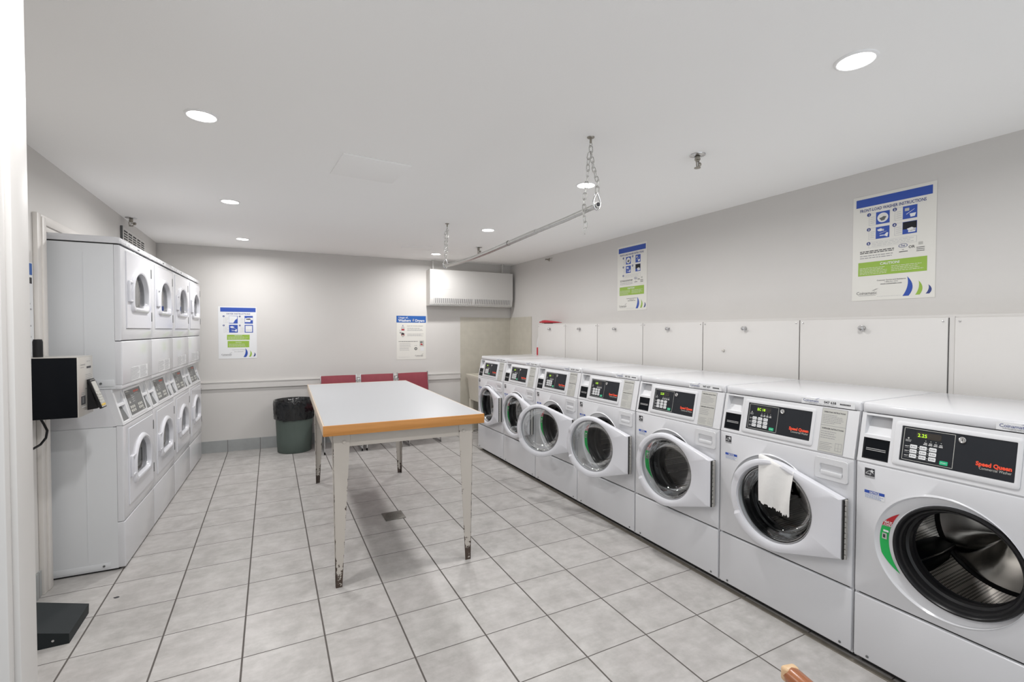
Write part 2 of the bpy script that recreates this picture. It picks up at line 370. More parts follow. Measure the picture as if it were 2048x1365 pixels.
# ------------------------------------------------------------------ room shell
XL, XR, YF = -0.318, 3.955, -3.5
def yb(x): return 3.742 - (x-XL)*0.034          # the back wall runs slightly askew
b = MB(); b.box(-1.2, 4.3, YF, 4.1, -0.12, 0, FLOORM); struct(b, 'floor')
b = MB(); b.box(-1.2, 4.3, YF, 4.1, H, H+0.1, CEIL); struct(b, 'ceiling')
b = MB(); b.add([(XL-0.9,yb(XL-0.9),0),(4.2,yb(4.2),0),(4.2,yb(4.2),H),(XL-0.9,yb(XL-0.9),H),(XL-0.9,yb(XL-0.9)+.12,0),(4.2,yb(4.2)+.12,0),(4.2,yb(4.2)+.12,H),(XL-0.9,yb(XL-0.9)+.12,H)],
      [(0,1,2,3),(5,4,7,6),(3,2,6,7),(0,4,5,1),(0,3,7,4),(1,5,6,2)], WALL); struct(b, 'wall_back')
b = MB(); b.box(XR, XR+0.12, YF, 3.58, 0, H, WALL); struct(b, 'wall_right')
b = MB()                                       # left wall with the recess the dryers stand in
b.box(XL-0.12, XL, -1.44, 0.79, 0, H, WALL); b.box(XL-0.12, XL, 0.79, 3.72, 1.985, H, WALL); b.box(XL-0.12, XL, 3.66, 3.74, 0, 1.985, WALL)
b.box(XL-0.62, XL-0.12, 0.69, 0.79, 0, 2.1, WALL); b.box(XL-0.70, XL-0.60, 0.69, 3.74, 0, 2.1, WALL); b.box(XL-0.60, XL-0.12, 0.79, 3.73, 2.0, 2.1, WALL)
b.box(-1.05, -0.95, YF, -1.44, 0, H, WALL)
struct(b, 'wall_left')
b = MB()                                       # casing around the recess
b.box(XL, XL+0.022, 0.700, 0.752, 0, 2.035, CASING, 0.004); b.box(XL, XL+0.030, 0.742, 0.790, 0, 2.022, CASING, 0.006)
b.box(XL, XL+0.022, 0.752, 3.70, 1.985, 2.035, CASING, 0.004); b.box(XL, XL+0.012, 0.79, 3.70, 1.955, 1.985, CASING, 0.003)
b.box(XL-0.12, XL+0.002, 0.790, 0.800, 0, 1.985, CASING)
struct(b, 'trim_1')
b = MB()                                       # partition end with door casing, just left of the camera
b.box(-0.98, 0.364, -1.51, -1.436, 0, H, WALL); b.box(0.364, 0.383, -1.502, -1.435, 0, H, TRIM, 0.002)
b.box(0.20, 0.375, -1.522, -1.502, 0, H-0.06, TRIM, 0.003); b.box(0.19, 0.337, -1.532, -1.522, 0, H-0.06, TRIM, 0.005)
struct(b, 'trim_2')
b = MB()                                       # chair rail on the back wall
def skewbox(mb, x0, x1, d, z0, z1, m, bev=0.0):
    V = [(x0,yb(x0)-d,z0),(x1,yb(x1)-d,z0),(x1,yb(x1),z0),(x0,yb(x0),z0),(x0,yb(x0)-d,z1),(x1,yb(x1)-d,z1),(x1,yb(x1),z1),(x0,yb(x0),z1)]
    mb.add(V, [(0,3,2,1),(4,5,6,7),(0,1,5,4),(1,2,6,5),(2,3,7,6),(3,0,4,7)], m)
skewbox(b, XL, 3.172, 0.018, 0.735, 0.812, TRIM); skewbox(b, XL, 3.172, 0.024, 0.806, 0.818, TRIM)
struct(b, 'trim_3')
b = MB(); skewbox(b, XL, 3.15, 0.010, 0.0, 0.135, BASET); struct(b, 'baseboard_back')
b = MB(); b.box(XL, XL+0.010, -1.43, 0.700, 0, 0.135, BASETY); struct(b, 'baseboard_left')
b = MB(); skewbox(b, 3.175, 3.953, 0.008, 0.0, 1.600, BEIGET); struct(b, 'trim_4')
b = MB(); b.box(3.946, 3.956, 2.949, 3.59, 0.0, 1.605, BEIGETY); struct(b, 'trim_5')
b = MB()                                       # boxed-in pipe chase behind the washers
b.box(3.828, 3.956, -2.9, 2.54, 0, 1.50, WALL); b.box(3.80, 3.956, 2.54, 2.93, 0, 1.095, WALL)
b.box(3.822, 3.829, -1.562, -1.541, 0, 1.492, WALL); struct(b, 'trim_6')

# ------------------------------------------------------------------ access panels over the chase
PB = [2.54, 1.916, 1.317, 0.643, -0.03, -0.792, -1.541]
PL = ['narrow white access panel at the far end of the wall chase, under the red scoop', 'second white access panel from the red scoop, above the far washers',
      'white access panel below and left of the smaller washer poster', 'white access panel under the right edge of the smaller washer poster',
      'white access panel with a small extra plug low on its left side', 'widest fully visible white access panel, with a large chrome knob', 'white access panel at the right edge of the photo, beyond the dark double seam']
KY = [2.25, 1.63, 1.03, 0.33, -0.40, -1.155, None]
for i in range(7):
    y1 = PB[i] if i < 6 else -1.562; y0 = PB[i+1] if i < 6 else -2.42
    t = tag(empty('access_panel', (3.828, y1-0.003, 0.62), -R90), PL[i], 'access panel', None)
    wd = y1-y0-0.007; hh = 0.866
    g = MB(); g.box(0, wd, -0.014, -0.001, 0, hh, WALL, 0.002); g.build('panel', t)
    if i < 6:
        g = MB(); g.rect(wd, 0, wd+0.0055, hh, SHADOWGAP, 0.004); g.build('seam', t)
    g = MB()
    for sx in (0.018, wd-0.018): g = MB(); g.lathe_y([(0.0045, -0.014), (0.0045, -0.0165), (0.002, -0.0175)], sx, hh-0.018, CHROME, 8, cap=True, flip=True); g.build('screw', t)
    if KY[i] is not None:
        u = y1-0.003-KY[i]; g = MB()
        g.lathe_y([(0.016, -0.0142), (0.016, -0.017), (0.008, -0.019), (0.007, -0.030), (0.0125, -0.033), (0.0135, -0.042), (0.010, -0.046), (0.0, -0.047)], u, 0.815, CHROME, 16, flip=True)
        g.box(u+0.006, u+0.022, -0.040, -0.034, 0.812, 0.818, CHROME, 0.002); g.build('knob', t)
    if i == 4:
        g = MB(); g.lathe_y([(0.011, -0.0142), (0.010, -0.022), (0.0, -0.024)], 0.19, 0.65, MIRR, 12, flip=True); g.build('plug', t)

# ------------------------------------------------------------------ ceiling lights
LL = ['round ceiling downlight nearest the camera on the right, above the large washer poster', 'round ceiling downlight glowing behind the near hanging chain', 'round ceiling downlight left of the middle of the hanging rod, above the far washers',
      'farthest round ceiling downlight of the right row, above the wall heater', 'largest round ceiling downlight of the left row, left of the ceiling hatch', 'middle round ceiling downlight of the left row, over the dryer side of the table',
      'farthest round ceiling downlight of the left row, above the dryer poster', 'round ceiling downlight beside the doorway casing']
for i, (x, y) in enumerate(LAMPS):
    t = tag(empty('ceiling_downlight', (x, y, H)), LL[i], 'ceiling light', 'round ceiling downlights')
    g = MB(); g.lathe_z([(0.066, 0), (0.065, -0.004), (0.059, -0.007), (0.056, -0.006), (0.056, -0.001)], 0, 0, LAMPTRIM, 40, flip=True); g.build('trim_ring', t)
    g = MB(); g.lathe_z([(0.056, -0.002), (0.040, -0.0065), (0.0, -0.008)], 0, 0, LENS, 40, flip=True); g.build('lens', t)
    ld = bpy.data.lights.new('downlight', 'AREA'); ld.shape = 'DISK'; ld.size = 0.11; ld.energy = LAMP_W; ld.color = (1.0, 0.985, 0.975); ld.spread = radians(170)
    lo = bpy.data.objects.new('lamp', ld); C.objects.link(lo); lo.parent = t; lo.location = (0, 0, -0.010)

# ------------------------------------------------------------------ sprinklers, hatches, wall vent
def sprinkler(x, y, label, rot=0.0, s=1.0):
    t = tag(empty('ceiling_sprinkler', (x, y, H), rot), label, 'sprinkler', 'ceiling sprinklers')
    g = MB(); g.lathe_z([(0.042, 0), (0.040, -0.004), (0.018, -0.010), (0.016, -0.006)], 0, 0, CHROME, 28, flip=True); g.build('escutcheon', t)
    g = MB(); g.lathe_z([(0.012, 0), (0.012, -0.018), (0.015, -0.019), (0.015, -0.028), (0.010, -0.030), (0.010, -0.038), (0, -0.038)], 0, 0, BRASS, 14, flip=True)
    for sg in (-1, 1): g.tube([(sg*0.010, 0, -0.030), (sg*0.0155, 0, -0.042), (sg*0.014, 0, -0.060), (sg*0.004, 0, -0.070)], 0.003, BRASS, 6)
    g.tube([(0, 0, -0.036), (0, 0, -0.066)], 0.0035, CHROME, 8); g.build('frame', t)
    g = MB(); g.lathe_z([(0.0, -0.069), (0.017, -0.069), (0.017, -0.072), (0.0, -0.074)], 0, 0, BRASS, 14, flip=True); g.build('deflector', t)
    g = MB(); g.lathe_y([(0.0, -0.034), (0.010, -0.034), (0.013, -0.026), (0.010, -0.018), (0.004, -0.014), (0.004, 0.0)], 0, -0.046, BRASS, 12, xf=lambda x_, y_, z_: (-y_, x_, z_), flip=True); g.build('valve', t)
sprinkler(2.853, -0.814, 'ceiling sprinkler with round plate to the right of the near hanging chain', 0.4)
sprinkler(-0.262, 2.426, 'ceiling sprinkler above the wall vent over the dryers', 0.4)
sprinkler(2.92, 2.364, 'ceiling sprinkler just above the middle of the hanging rod', 0.4)
t = tag(empty('wall_sprinkler', (XR, 2.50, 2.318), -R90), 'small sidewall sprinkler at the top of the right wall', 'sprinkler')
g = MB(); g.lathe_y([(0.022, 0), (0.020, -0.004), (0.009, -0.008), (0.009, -0.030), (0.005, -0.032), (0.005, -0.052), (0, -0.052)], 0, 0, BRASS, 12, flip=True)
g.tube([(0.012, -0.018, 0.0), (0.012, -0.045, 0.006)], 0.003, BRASS, 6); g.build('body', t)
g = MB(); g.box(-0.012, 0.012, -0.056, -0.053, -0.010, 0.010, BRASS); g.build('deflector', t)
g = MB(); g.box(0.02, 0.075, -0.004, -0.001, 0.010, 0.015, STEEL); g.tube([(0.075, -0.004, 0.012), (0.078, -0.02, -0.012), (0.075, -0.01, -0.03)], 0.0015, STEEL, 5); g.build('bracket', t)

t = tag(empty('ceiling_hatch', (1.32, 0.24, H), radians(4)), 'square white access hatch in the middle of the ceiling', 'ceiling hatch')
g = MB(); g.box(-0.19, 0.19, -0.19, 0.19, -0.006, 0, CEIL, 0.002); g.build('hatch_panel', t)
t = tag(empty('ceiling_hatch', (2.30, 2.74, H), radians(-8)), 'small flat white hatch in the ceiling near the wall heater', 'ceiling hatch')
g = MB(); g.box(-0.17, 0.17, -0.12, 0.12, -0.004, 0, CEIL, 0.0015); g.build('hatch_panel', t)

t = tag(empty('wall_vent', (XL, 2.352, 2.03), R90), 'white slotted wall vent above the dryers, below the sprinkler', 'vent')
g = MB(); g.box(0, 0.82, -0.010, 0, 0, 0.255, TRIM, 0.003); g.box(-0.010, 0.002, -0.016, -0.002, 0.10, 0.255, DRYPANEL); g.build('frame', t)
for k in range(5):
    g = MB(); u0 = 0.055+k*0.15; g.rect(u0, 0.03, u0+0.118, 0.232, SHADOWGAP, 0.0104)
    for q in range(9): g.box(u0, u0+0.118, -0.0135, -0.0105, 0.035+q*0.0215, 0.035+q*0.0215+0.009, TRIM)
    g.build('louver_bank', t)

# ------------------------------------------------------------------ posters
def logo(g, u, v, s, m=INK, xf=None, out=0.0008):
    g.text('Coinamatic', u, v, s, m, out, xf, spacing=0.95)
    wd = text_mesh('Coinamatic', 0.0, 1.0, 0.95)[2]*s
    for q, (a, c) in enumerate(((0.80, 0.82), (0.87, 0.97), (0.94, 1.12))):
        x0 = u+wd*(a-0.06); x1 = u+wd*(a+0.14); z = v+s*c
        g.poly([(x0, z), ((x0+x1)/2, z+s*0.02), (x1, z+s*0.16), ((x0+x1)/2, z+s*0.10)], m, out, xf)
    g.lines(u+wd*0.12, u+wd*0.95, v-s*0.34, v-s*0.16, 1, INKG, out, xf, th=0.6, jag=0.05)
def sails(g, W, Hh, xf=None):
    def sail(u0, v0, u1, v1, m):
        n = 8; A = [(u0+(u1-u0)*0.38*(1-t*t)*0+ (u1-u0)*(0.0+0.42*sin(t*pi/2)), v0+(v1-v0)*t) for t in [i/n for i in range(n+1)]]
        B = [(u0+(u1-u0)*(0.42+0.58*cos(t*pi/2)) if t < 1 else u0+(u1-u0)*0.42, v0+(v1-v0)*sin(t*pi/2)) for t in [i/n for i in range(n+1)]]
        for i in range(n):
            t0 = v0+(v1-v0)*i/n; t1 = v0+(v1-v0)*(i+1)/n
            def xs(z):
                q = (z-v0)/(v1-v0); l = -1.04*q*q+1.48*q; r = 0.62-1.88*q*q+1.70*q; return u0+(u1-u0)*l, u0+(u1-u0)*max(r, l)
            l0, r0 = xs(t0); l1, r1 = xs(t1)
            if i == n-1: g.poly([(l0, t0), (r0, t0), (l1, t1)], m, 0.0008, xf)
            else: g.poly([(l0, t0), (r0, t0), (r1, t1), (l1, t1)], m, 0.0008, xf)
    sail(W*0.64, Hh*0.025, W*0.755, Hh*0.20, BLUE); sail(W*0.785, Hh*0.03, W*0.865, Hh*0.155, GREEN); sail(W*0.90, Hh*0.035, W*0.965, Hh*0.115, NAVY)
def disc(g, u, v, r, m, out=0.0009, n=16, sx=1.0): g.poly([(u+r*sx*cos(2*pi*i/n), v+r*sin(2*pi*i/n)) for i in range(n)], m, out)
def hand(g, u, v, s, m=WHITE, out=0.0011):
    g.poly([(u-.5*s, v+.35*s), (u-.35*s, v+.1*s), (u, v), (u+.25*s, v+.05*s), (u+.3*s, v+.35*s), (u+.05*s, v+.5*s)][::1], m, out)
    for k in range(3): g.poly([(u+.22*s, v+(.06+.1*k)*s), (u+.5*s, v+(.0+.13*k)*s), (u+.52*s, v+(.07+.13*k)*s), (u+.24*s, v+(.14+.1*k)*s)], m, out)
def step(g, W, Hh, u0, v0, u1, v1, us, num, kind):
    """one numbered instruction step: outline, number badge, small print, blue picture"""
    U = lambda f: f*W; Z = lambda f: Hh*(1-f)
    for a in ((u0, v0, us, v0+0.003), (u0, v1-0.003, us, v1), (u0, v0, u0+0.005, v1)): g.rect(U(a[0]), Z(a[3]), U(a[2]), Z(a[1]), INKL, 0.0007)
    g.lines(U(u0+0.02), U(us-0.01), Z(v1-0.012), Z(v0+0.03), 4, INKL, 0.0007)
    disc(g, U(u0), Z(v0+0.012), W*0.026, NAVY, 0.001); g.text(num, U(u0), Z(v0+0.012)-W*0.016, W*0.042, WHITE, 0.0012, align='c', bold=0.02)
    g.rect(U(us), Z(v1), U(u1), Z(v0), BLUE, 0.0008); cx, cz = U((us+u1)/2), Z((v0+v1)/2); sw = U(u1-us)
    if kind == 'drum':
        disc(g, cx, cz, sw*0.40, WHITE, 0.001, 24); disc(g, cx, cz, sw*0.31, PAPER, 0.0011, 24)
        g.poly([(cx-.26*sw, cz-.02*sw), (cx-.1*sw, cz-.26*sw), (cx+.12*sw, cz-.24*sw), (cx+.27*sw, cz+.05*sw), (cx+.05*sw, cz+.10*sw), (cx-.08*sw, cz+.02*sw)], DRYPANEL, 0.0013)
    elif kind == 'pour':
        g.rect(cx-.36*sw, cz+.12*sw, cx-.05*sw, cz+.36*sw, LABELG, 0.001); g.poly([(cx-.25*sw, cz-.18*sw), (cx+.3*sw, cz+.18*sw), (cx+.32*sw, cz+.22*sw), (cx-.25*sw, cz-.13*sw)], WHITE, 0.001)
        g.poly([(cx+.05*sw, cz-.42*sw), (cx+.34*sw, cz-.40*sw), (cx+.42*sw, cz-.12*sw), (cx-.02*sw, cz-.14*sw)], WHITE, 0.001)
    elif kind == 'coin':
        hand(g, cx-.15*sw, cz+.10*sw, sw*0.5); g.poly([(cx-.22*sw, cz-.10*sw), (cx+.3*sw, cz+.04*sw), (cx+.3*sw, cz+.07*sw), (cx-.22*sw, cz-.06*sw)], INKL, 0.001)
        g.poly([(cx+.1*sw, cz-.28*sw), (cx+.36*sw, cz-.42*sw), (cx+.42*sw, cz-.08*sw), (cx+.3*sw, cz-.06*sw)], WHITE, 0.001); g.rect(cx-.2*sw, cz-.29*sw, cx+.12*sw, cz-.22*sw, WHITE, 0.001)
    elif kind == 'press':
        g.rect(U(us)+.02*sw, cz-.12*sw, U(u1)-.02*sw, Z(v0)-.03*sw, PANELBK, 0.0009); hand(g, cx+.12*sw, cz-.30*sw, sw*0.62); g.rect(cx-.1*sw, cz-.40*sw, cx+.40*sw, cz-.26*sw, WHITE, 0.0011)
    elif kind == 'load':
        g.poly([(U(us)+.02*sw, Z(v1)+.08*sw), (cx+.0*sw, Z(v1)+.08*sw), (cx+.2*sw, cz-.05*sw), (U(u1)-.06*sw, cz+.15*sw), (U(u1)-.06*sw, Z(v0)-.05*sw), (U(us)+.02*sw, Z(v0)-.02*sw)], WHITE, 0.001); disc(g, cx-.12*sw, cz, .13*sw, PAPER, 0.0012)
    elif kind == 'lint':
        g.rect(U(us)+.04*sw, cz-.32*sw, cx+.2*sw, cz+.22*sw, WHITE, 0.001); g.rect(cx-.2*sw, cz-.05*sw, U(u1)-.02*sw, cz+.28*sw, WHITE, 0.001); g.poly([(cx-.36*sw, cz), (cx+.34*sw, cz+.02*sw), (cx+.1*sw, cz+.12*sw), (cx-.3*sw, cz+.1*sw)], INK, 0.0012)
    elif kind == 'panel':
        g.rect(U(us)+.1*sw, Z(v1)+.1*sw, U(u1)-.1*sw, Z(v0)-.12*sw, WHITE, 0.001)
        for k in range(3): g.rect(cx-.3*sw+k*.22*sw, cz-.25*sw, cx-.16*sw+k*.22*sw, cz-.12*sw, INKL, 0.0012)
def poster_base(g, W, Hh): g.box(0, W, -0.002, 0, 0, Hh, PAPER)
def frontload(name, W, Hh, loc, rotz, label):
    g = MB(); U = lambda f: f*W; Z = lambda f: Hh*(1-f); P0 = 0.002
    base = MB(); g.box(0, W, -0.0004, 0, 0, Hh, PAPER)
    g.rect(U(.04), Z(.105), U(.955), Z(.028), BLUE, 0.0008); g.text('FRONT-LOAD WASHER INSTRUCTIONS', U(.49), Z(.153), W*0.060, NAVY, 0.0008, align='c', bold=0.022, width=U(.80))
    step(g, W, Hh, .21, .175, .47, .29, .30, '1', 'drum'); step(g, W, Hh, .53, .17, .79, .285, .625, '2', 'pour')
    step(g, W, Hh, .21, .315, .47, .425, .30, '3', 'coin'); step(g, W, Hh, .53, .31, .79, .42, .625, '4', 'press')
    for a in ((.21, .445, .79, .4475), (.21, .50, .79, .5025), (.21, .445, .215, .50), (.785, .445, .79, .50)): g.rect(U(a[0]), Z(a[3]), U(a[2]), Z(a[1]), INKL, 0.0007)
    disc(g, U(.21), Z(.46), W*0.026, NAVY, 0.001); g.text('5', U(.21), Z(.46)-W*0.016, W*0.042, WHITE, 0.0012, align='c', bold=0.02)
    g.lines(U(.25), U(.77), Z(.495), Z(.452), 3, INKL, 0.0007, jag=.1)
    g.lines(U(.10), U(.54), Z(.555), Z(.525), 2, INK, 0.0007, jag=.05, th=.5); g.lines(U(.10), U(.54), Z(.605), Z(.565), 2, INKG, 0.0007, jag=.1)
    n = 20; ring = [(U(.635)+U(.045)*cos(2*pi*i/n), Z(.52)+U(.024)*sin(2*pi*i/n)) for i in range(n)]
    for i in range(n):
        a, c = ring[i], ring[(i+1) % n]; k = 1.18; sc_ = lambda p: (U(.635)+(p[0]-U(.635))*k, Z(.52)+(p[1]-Z(.52))*k)
        g.poly([a, sc_(a), sc_(c), c], NAVY, 0.0008)
    g.text('he', U(.633), Z(.529), W*0.05, NAVY, 0.0009, align='c', shear=0.2, bold=0.01)
    g.text('HE', U(.635), Z(.562), W*0.02, INK, 0.0008, align='c'); g.lines(U(.59), U(.69), Z(.58), Z(.568), 1, INK, 0.0008, jag=0, th=.6)
    g.text('OR', U(.735), Z(.55), W*0.05, INK, 0.0008, align='c', bold=0.02)
    g.rect(U(.81), Z(.53), U(.86), Z(.505), LABELG, 0.0008); g.lines(U(.79), U(.88), Z(.59), Z(.545), 3, INK, 0.0008, jag=0, th=.4)
    g.rect(U(.08), Z(.765), U(.91), Z(.635), GREEN, 0.0008); g.text('CAUTION!', U(.48), Z(.672), W*0.050, WHITE, 0.0012, align='c', bold=0.02)
    g.lines(U(.10), U(.46), Z(.755), Z(.685), 5, PAPER, 0.0011, th=.25); g.lines(U(.50), U(.88), Z(.745), Z(.685), 4, PAPER, 0.0011, th=.25)
    g.text('Customer Service and Assistance', U(.50), Z(.822), W*0.026, INK, 0.0008, align='c', bold=.01); g.text('1-800-561-1972', U(.50), Z(.840), W*0.026, INK, 0.0008, align='c')
    g.text('www.coinamatic.com', U(.50), Z(.858), W*0.030, INK, 0.0008, align='c', bold=.015)
    logo(g, U(.06), Z(.943), W*0.062); g.lines(U(.33), U(.62), Z(.972), Z(.962), 1, INKL, 0.0007, jag=.05); sails(g, W, Hh)
    o = g.build(name, None, loc=loc, rotz=rotz); return tag(o, label, 'poster')
frontload('instruction_poster', 0.405, 0.622, (XR-0.0015, -1.024, 1.600), -R90, 'larger front-load washer instruction poster on the right wall, above the nearest washers')
frontload('instruction_poster', 0.425, 0.645, (XR-0.0015, 1.168, 1.618), -R90, 'smaller looking front-load washer instruction poster in the middle of the right wall')
# dryer poster
W, Hh = 0.390, 0.605; g = MB(); U = lambda f: f*W; Z = lambda f: Hh*(1-f)
g.box(0, W, -0.0004, 0, 0, Hh, WHITE); g.rect(U(.055), Z(.10), U(.975), Z(.018), BLUE, 0.0008); g.text('DRYER INSTRUCTIONS', U(.52), Z(.152), W*0.06, NAVY, 0.0008, align='c', bold=0.015, width=U(.62))
step(g, W, Hh, .14, .175, .50, .325, .275, '1', 'load'); step(g, W, Hh, .555, .175, .90, .325, .68, '2', 'lint'); step(g, W, Hh, .14, .35, .50, .50, .275, '3', 'coin'); step(g, W, Hh, .555, .35, .90, .50, .68, '4', 'panel')
g.rect(U(.22), Z(.64), U(.81), Z(.54), GREEN, 0.0008); g.text('PRECAUTIONS', U(.515), Z(.563), W*0.030, WHITE, 0.0012, align='c', bold=.02); g.lines(U(.25), U(.78), Z(.632), Z(.572), 4, PAPER, 0.0011, th=.22)
g.rect(U(.235), Z(.785), U(.795), Z(.66), GREEN, 0.0008); g.text('CAUTION!', U(.515), Z(.695), W*0.032, WHITE, 0.0012, align='c', bold=.02); g.lines(U(.27), U(.76), Z(.775), Z(.71), 4, PAPER, 0.0011, th=.22)
g.text('Customer Service and Assistance', U(.52), Z(.835), W*0.026, INK, 0.0008, align='c'); g.text('www.coinamatic.com', U(.52), Z(.873), W*0.028, INK, 0.0008, align='c'); logo(g, U(.07), Z(.935), W*0.062); sails(g, W, Hh)
tag(g.build('instruction_poster', loc=(0.252, yb(0.252)-0.0015, 1.082), rotz=-0.034), 'dryer instruction poster with two green bands on the back wall', 'poster')
# usage poster
W, Hh = 0.398, 0.588; g = MB()
g.box(0, W, -0.0004, 0, 0, Hh, PAPER); g.rect(0.0, Z(.155), W, Hh, BLUE2, 0.0008)
g.text('Usage of...', U(.07), Z(.060), W*0.085, WHITE, 0.0012, bold=.01); g.text('Washers', U(.06), Z(.132), W*0.115, WHITE, 0.0012, bold=.03, width=U(.42)); g.text('&', U(.52), Z(.125), W*0.13, LABELG, 0.0012, shear=.2); g.text('Dryers', U(.63), Z(.132), W*0.115, WHITE, 0.0012, bold=.03, width=U(.32))
g.text('LIQUID OR POWDER DETERGENT', U(.35), Z(.240), W*0.030, INK, 0.0008, bold=.01, width=U(.55)); g.lines(U(.36), U(.93), Z(.35), Z(.27), 3, INKG, 0.0008); g.lines(U(.36), U(.93), Z(.47), Z(.405), 3, INKG, 0.0008)
g.poly([(U(.15), Z(.345)), (U(.27), Z(.345)), (U(.27), Z(.27)), (U(.23), Z(.225)), (U(.19), Z(.225)), (U(.15), Z(.27))], INKL, 0.0008); g.rect(U(.165), Z(.335), U(.26), Z(.30), DKRED, 0.001); g.rect(U(.195), Z(.228), U(.225), Z(.212), BLUE, 0.001)
disc(g, U(.21), Z(.44), W*.055, DKRED, 0.0008); disc(g, U(.21), Z(.46), W*.042, LABELG, 0.001); g.poly([(U(.14), Z(.42)), (U(.2), Z(.38)), (U(.27), Z(.41)), (U(.22), Z(.44))], INK, 0.0011); g.text('2', U(.10), Z(.345), W*.06, INK, .0008); g.rect(U(.1), Z(.40), U(.17), Z(.37), INKG, 0.0009)
g.lines(U(.07), U(.72), Z(.595), Z(.578), 1, INK, 0.0008, th=.6, jag=.02); g.lines(U(.1), U(.50), Z(.80), Z(.615), 7, INKG, 0.0008, th=.25)
g.rect(U(.78), Z(.70), U(.93), Z(.57), LABELG, 0.0008); g.poly([(U(.80), Z(.66)), (U(.88), Z(.68)), (U(.88), Z(.65)), (U(.83), Z(.63))], DKRED, 0.001); g.rect(U(.80), Z(.615), U(.88), Z(.595), INK, 0.0012); disc(g, U(.65), Z(.755), W*.05, INK, 0.0008); disc(g, U(.65), Z(.755), W*.03, LABELG, 0.001); g.text('A + B', U(.6), Z(.69), W*.035, INK, .0008); g.rect(U(.81), Z(.80), U(.93), Z(.72), WHITE, 0.0008)
logo(g, U(.62), Z(.93), W*0.065); g.lines(U(.07), U(.55), Z(.955), Z(.935), 2, INKL, 0.0008, th=.3)
tag(g.build('usage_poster', loc=(2.283, yb(2.283)-0.0015, 1.022), rotz=-0.034), 'washer and dryer usage poster with blue heading on the back wall, beside the heater', 'poster')
# poster on the left wall of which the casing leaves only a sliver
g = MB(); g.box(0, 0.30, -0.0004, 0, 0, 0.80, WHITE); g.rect(0.02, 0.735, 0.292, 0.795, BLUE2, 0.0008); g.rect(0.10, 0.69, 0.288, 0.722, INK, 0.0008); g.lines(0.02, 0.285, 0.20, 0.60, 14, INKG, 0.0008, th=.3); g.lines(0.02, 0.285, 0.08, 0.14, 3, BLUE, 0.0008, th=.3)
tag(g.build('instruction_poster', loc=(XL+0.0015, 0.392, 0.965), rotz=R90), 'white poster on the left wall mostly hidden by the doorway casing, above the payment box', 'poster')

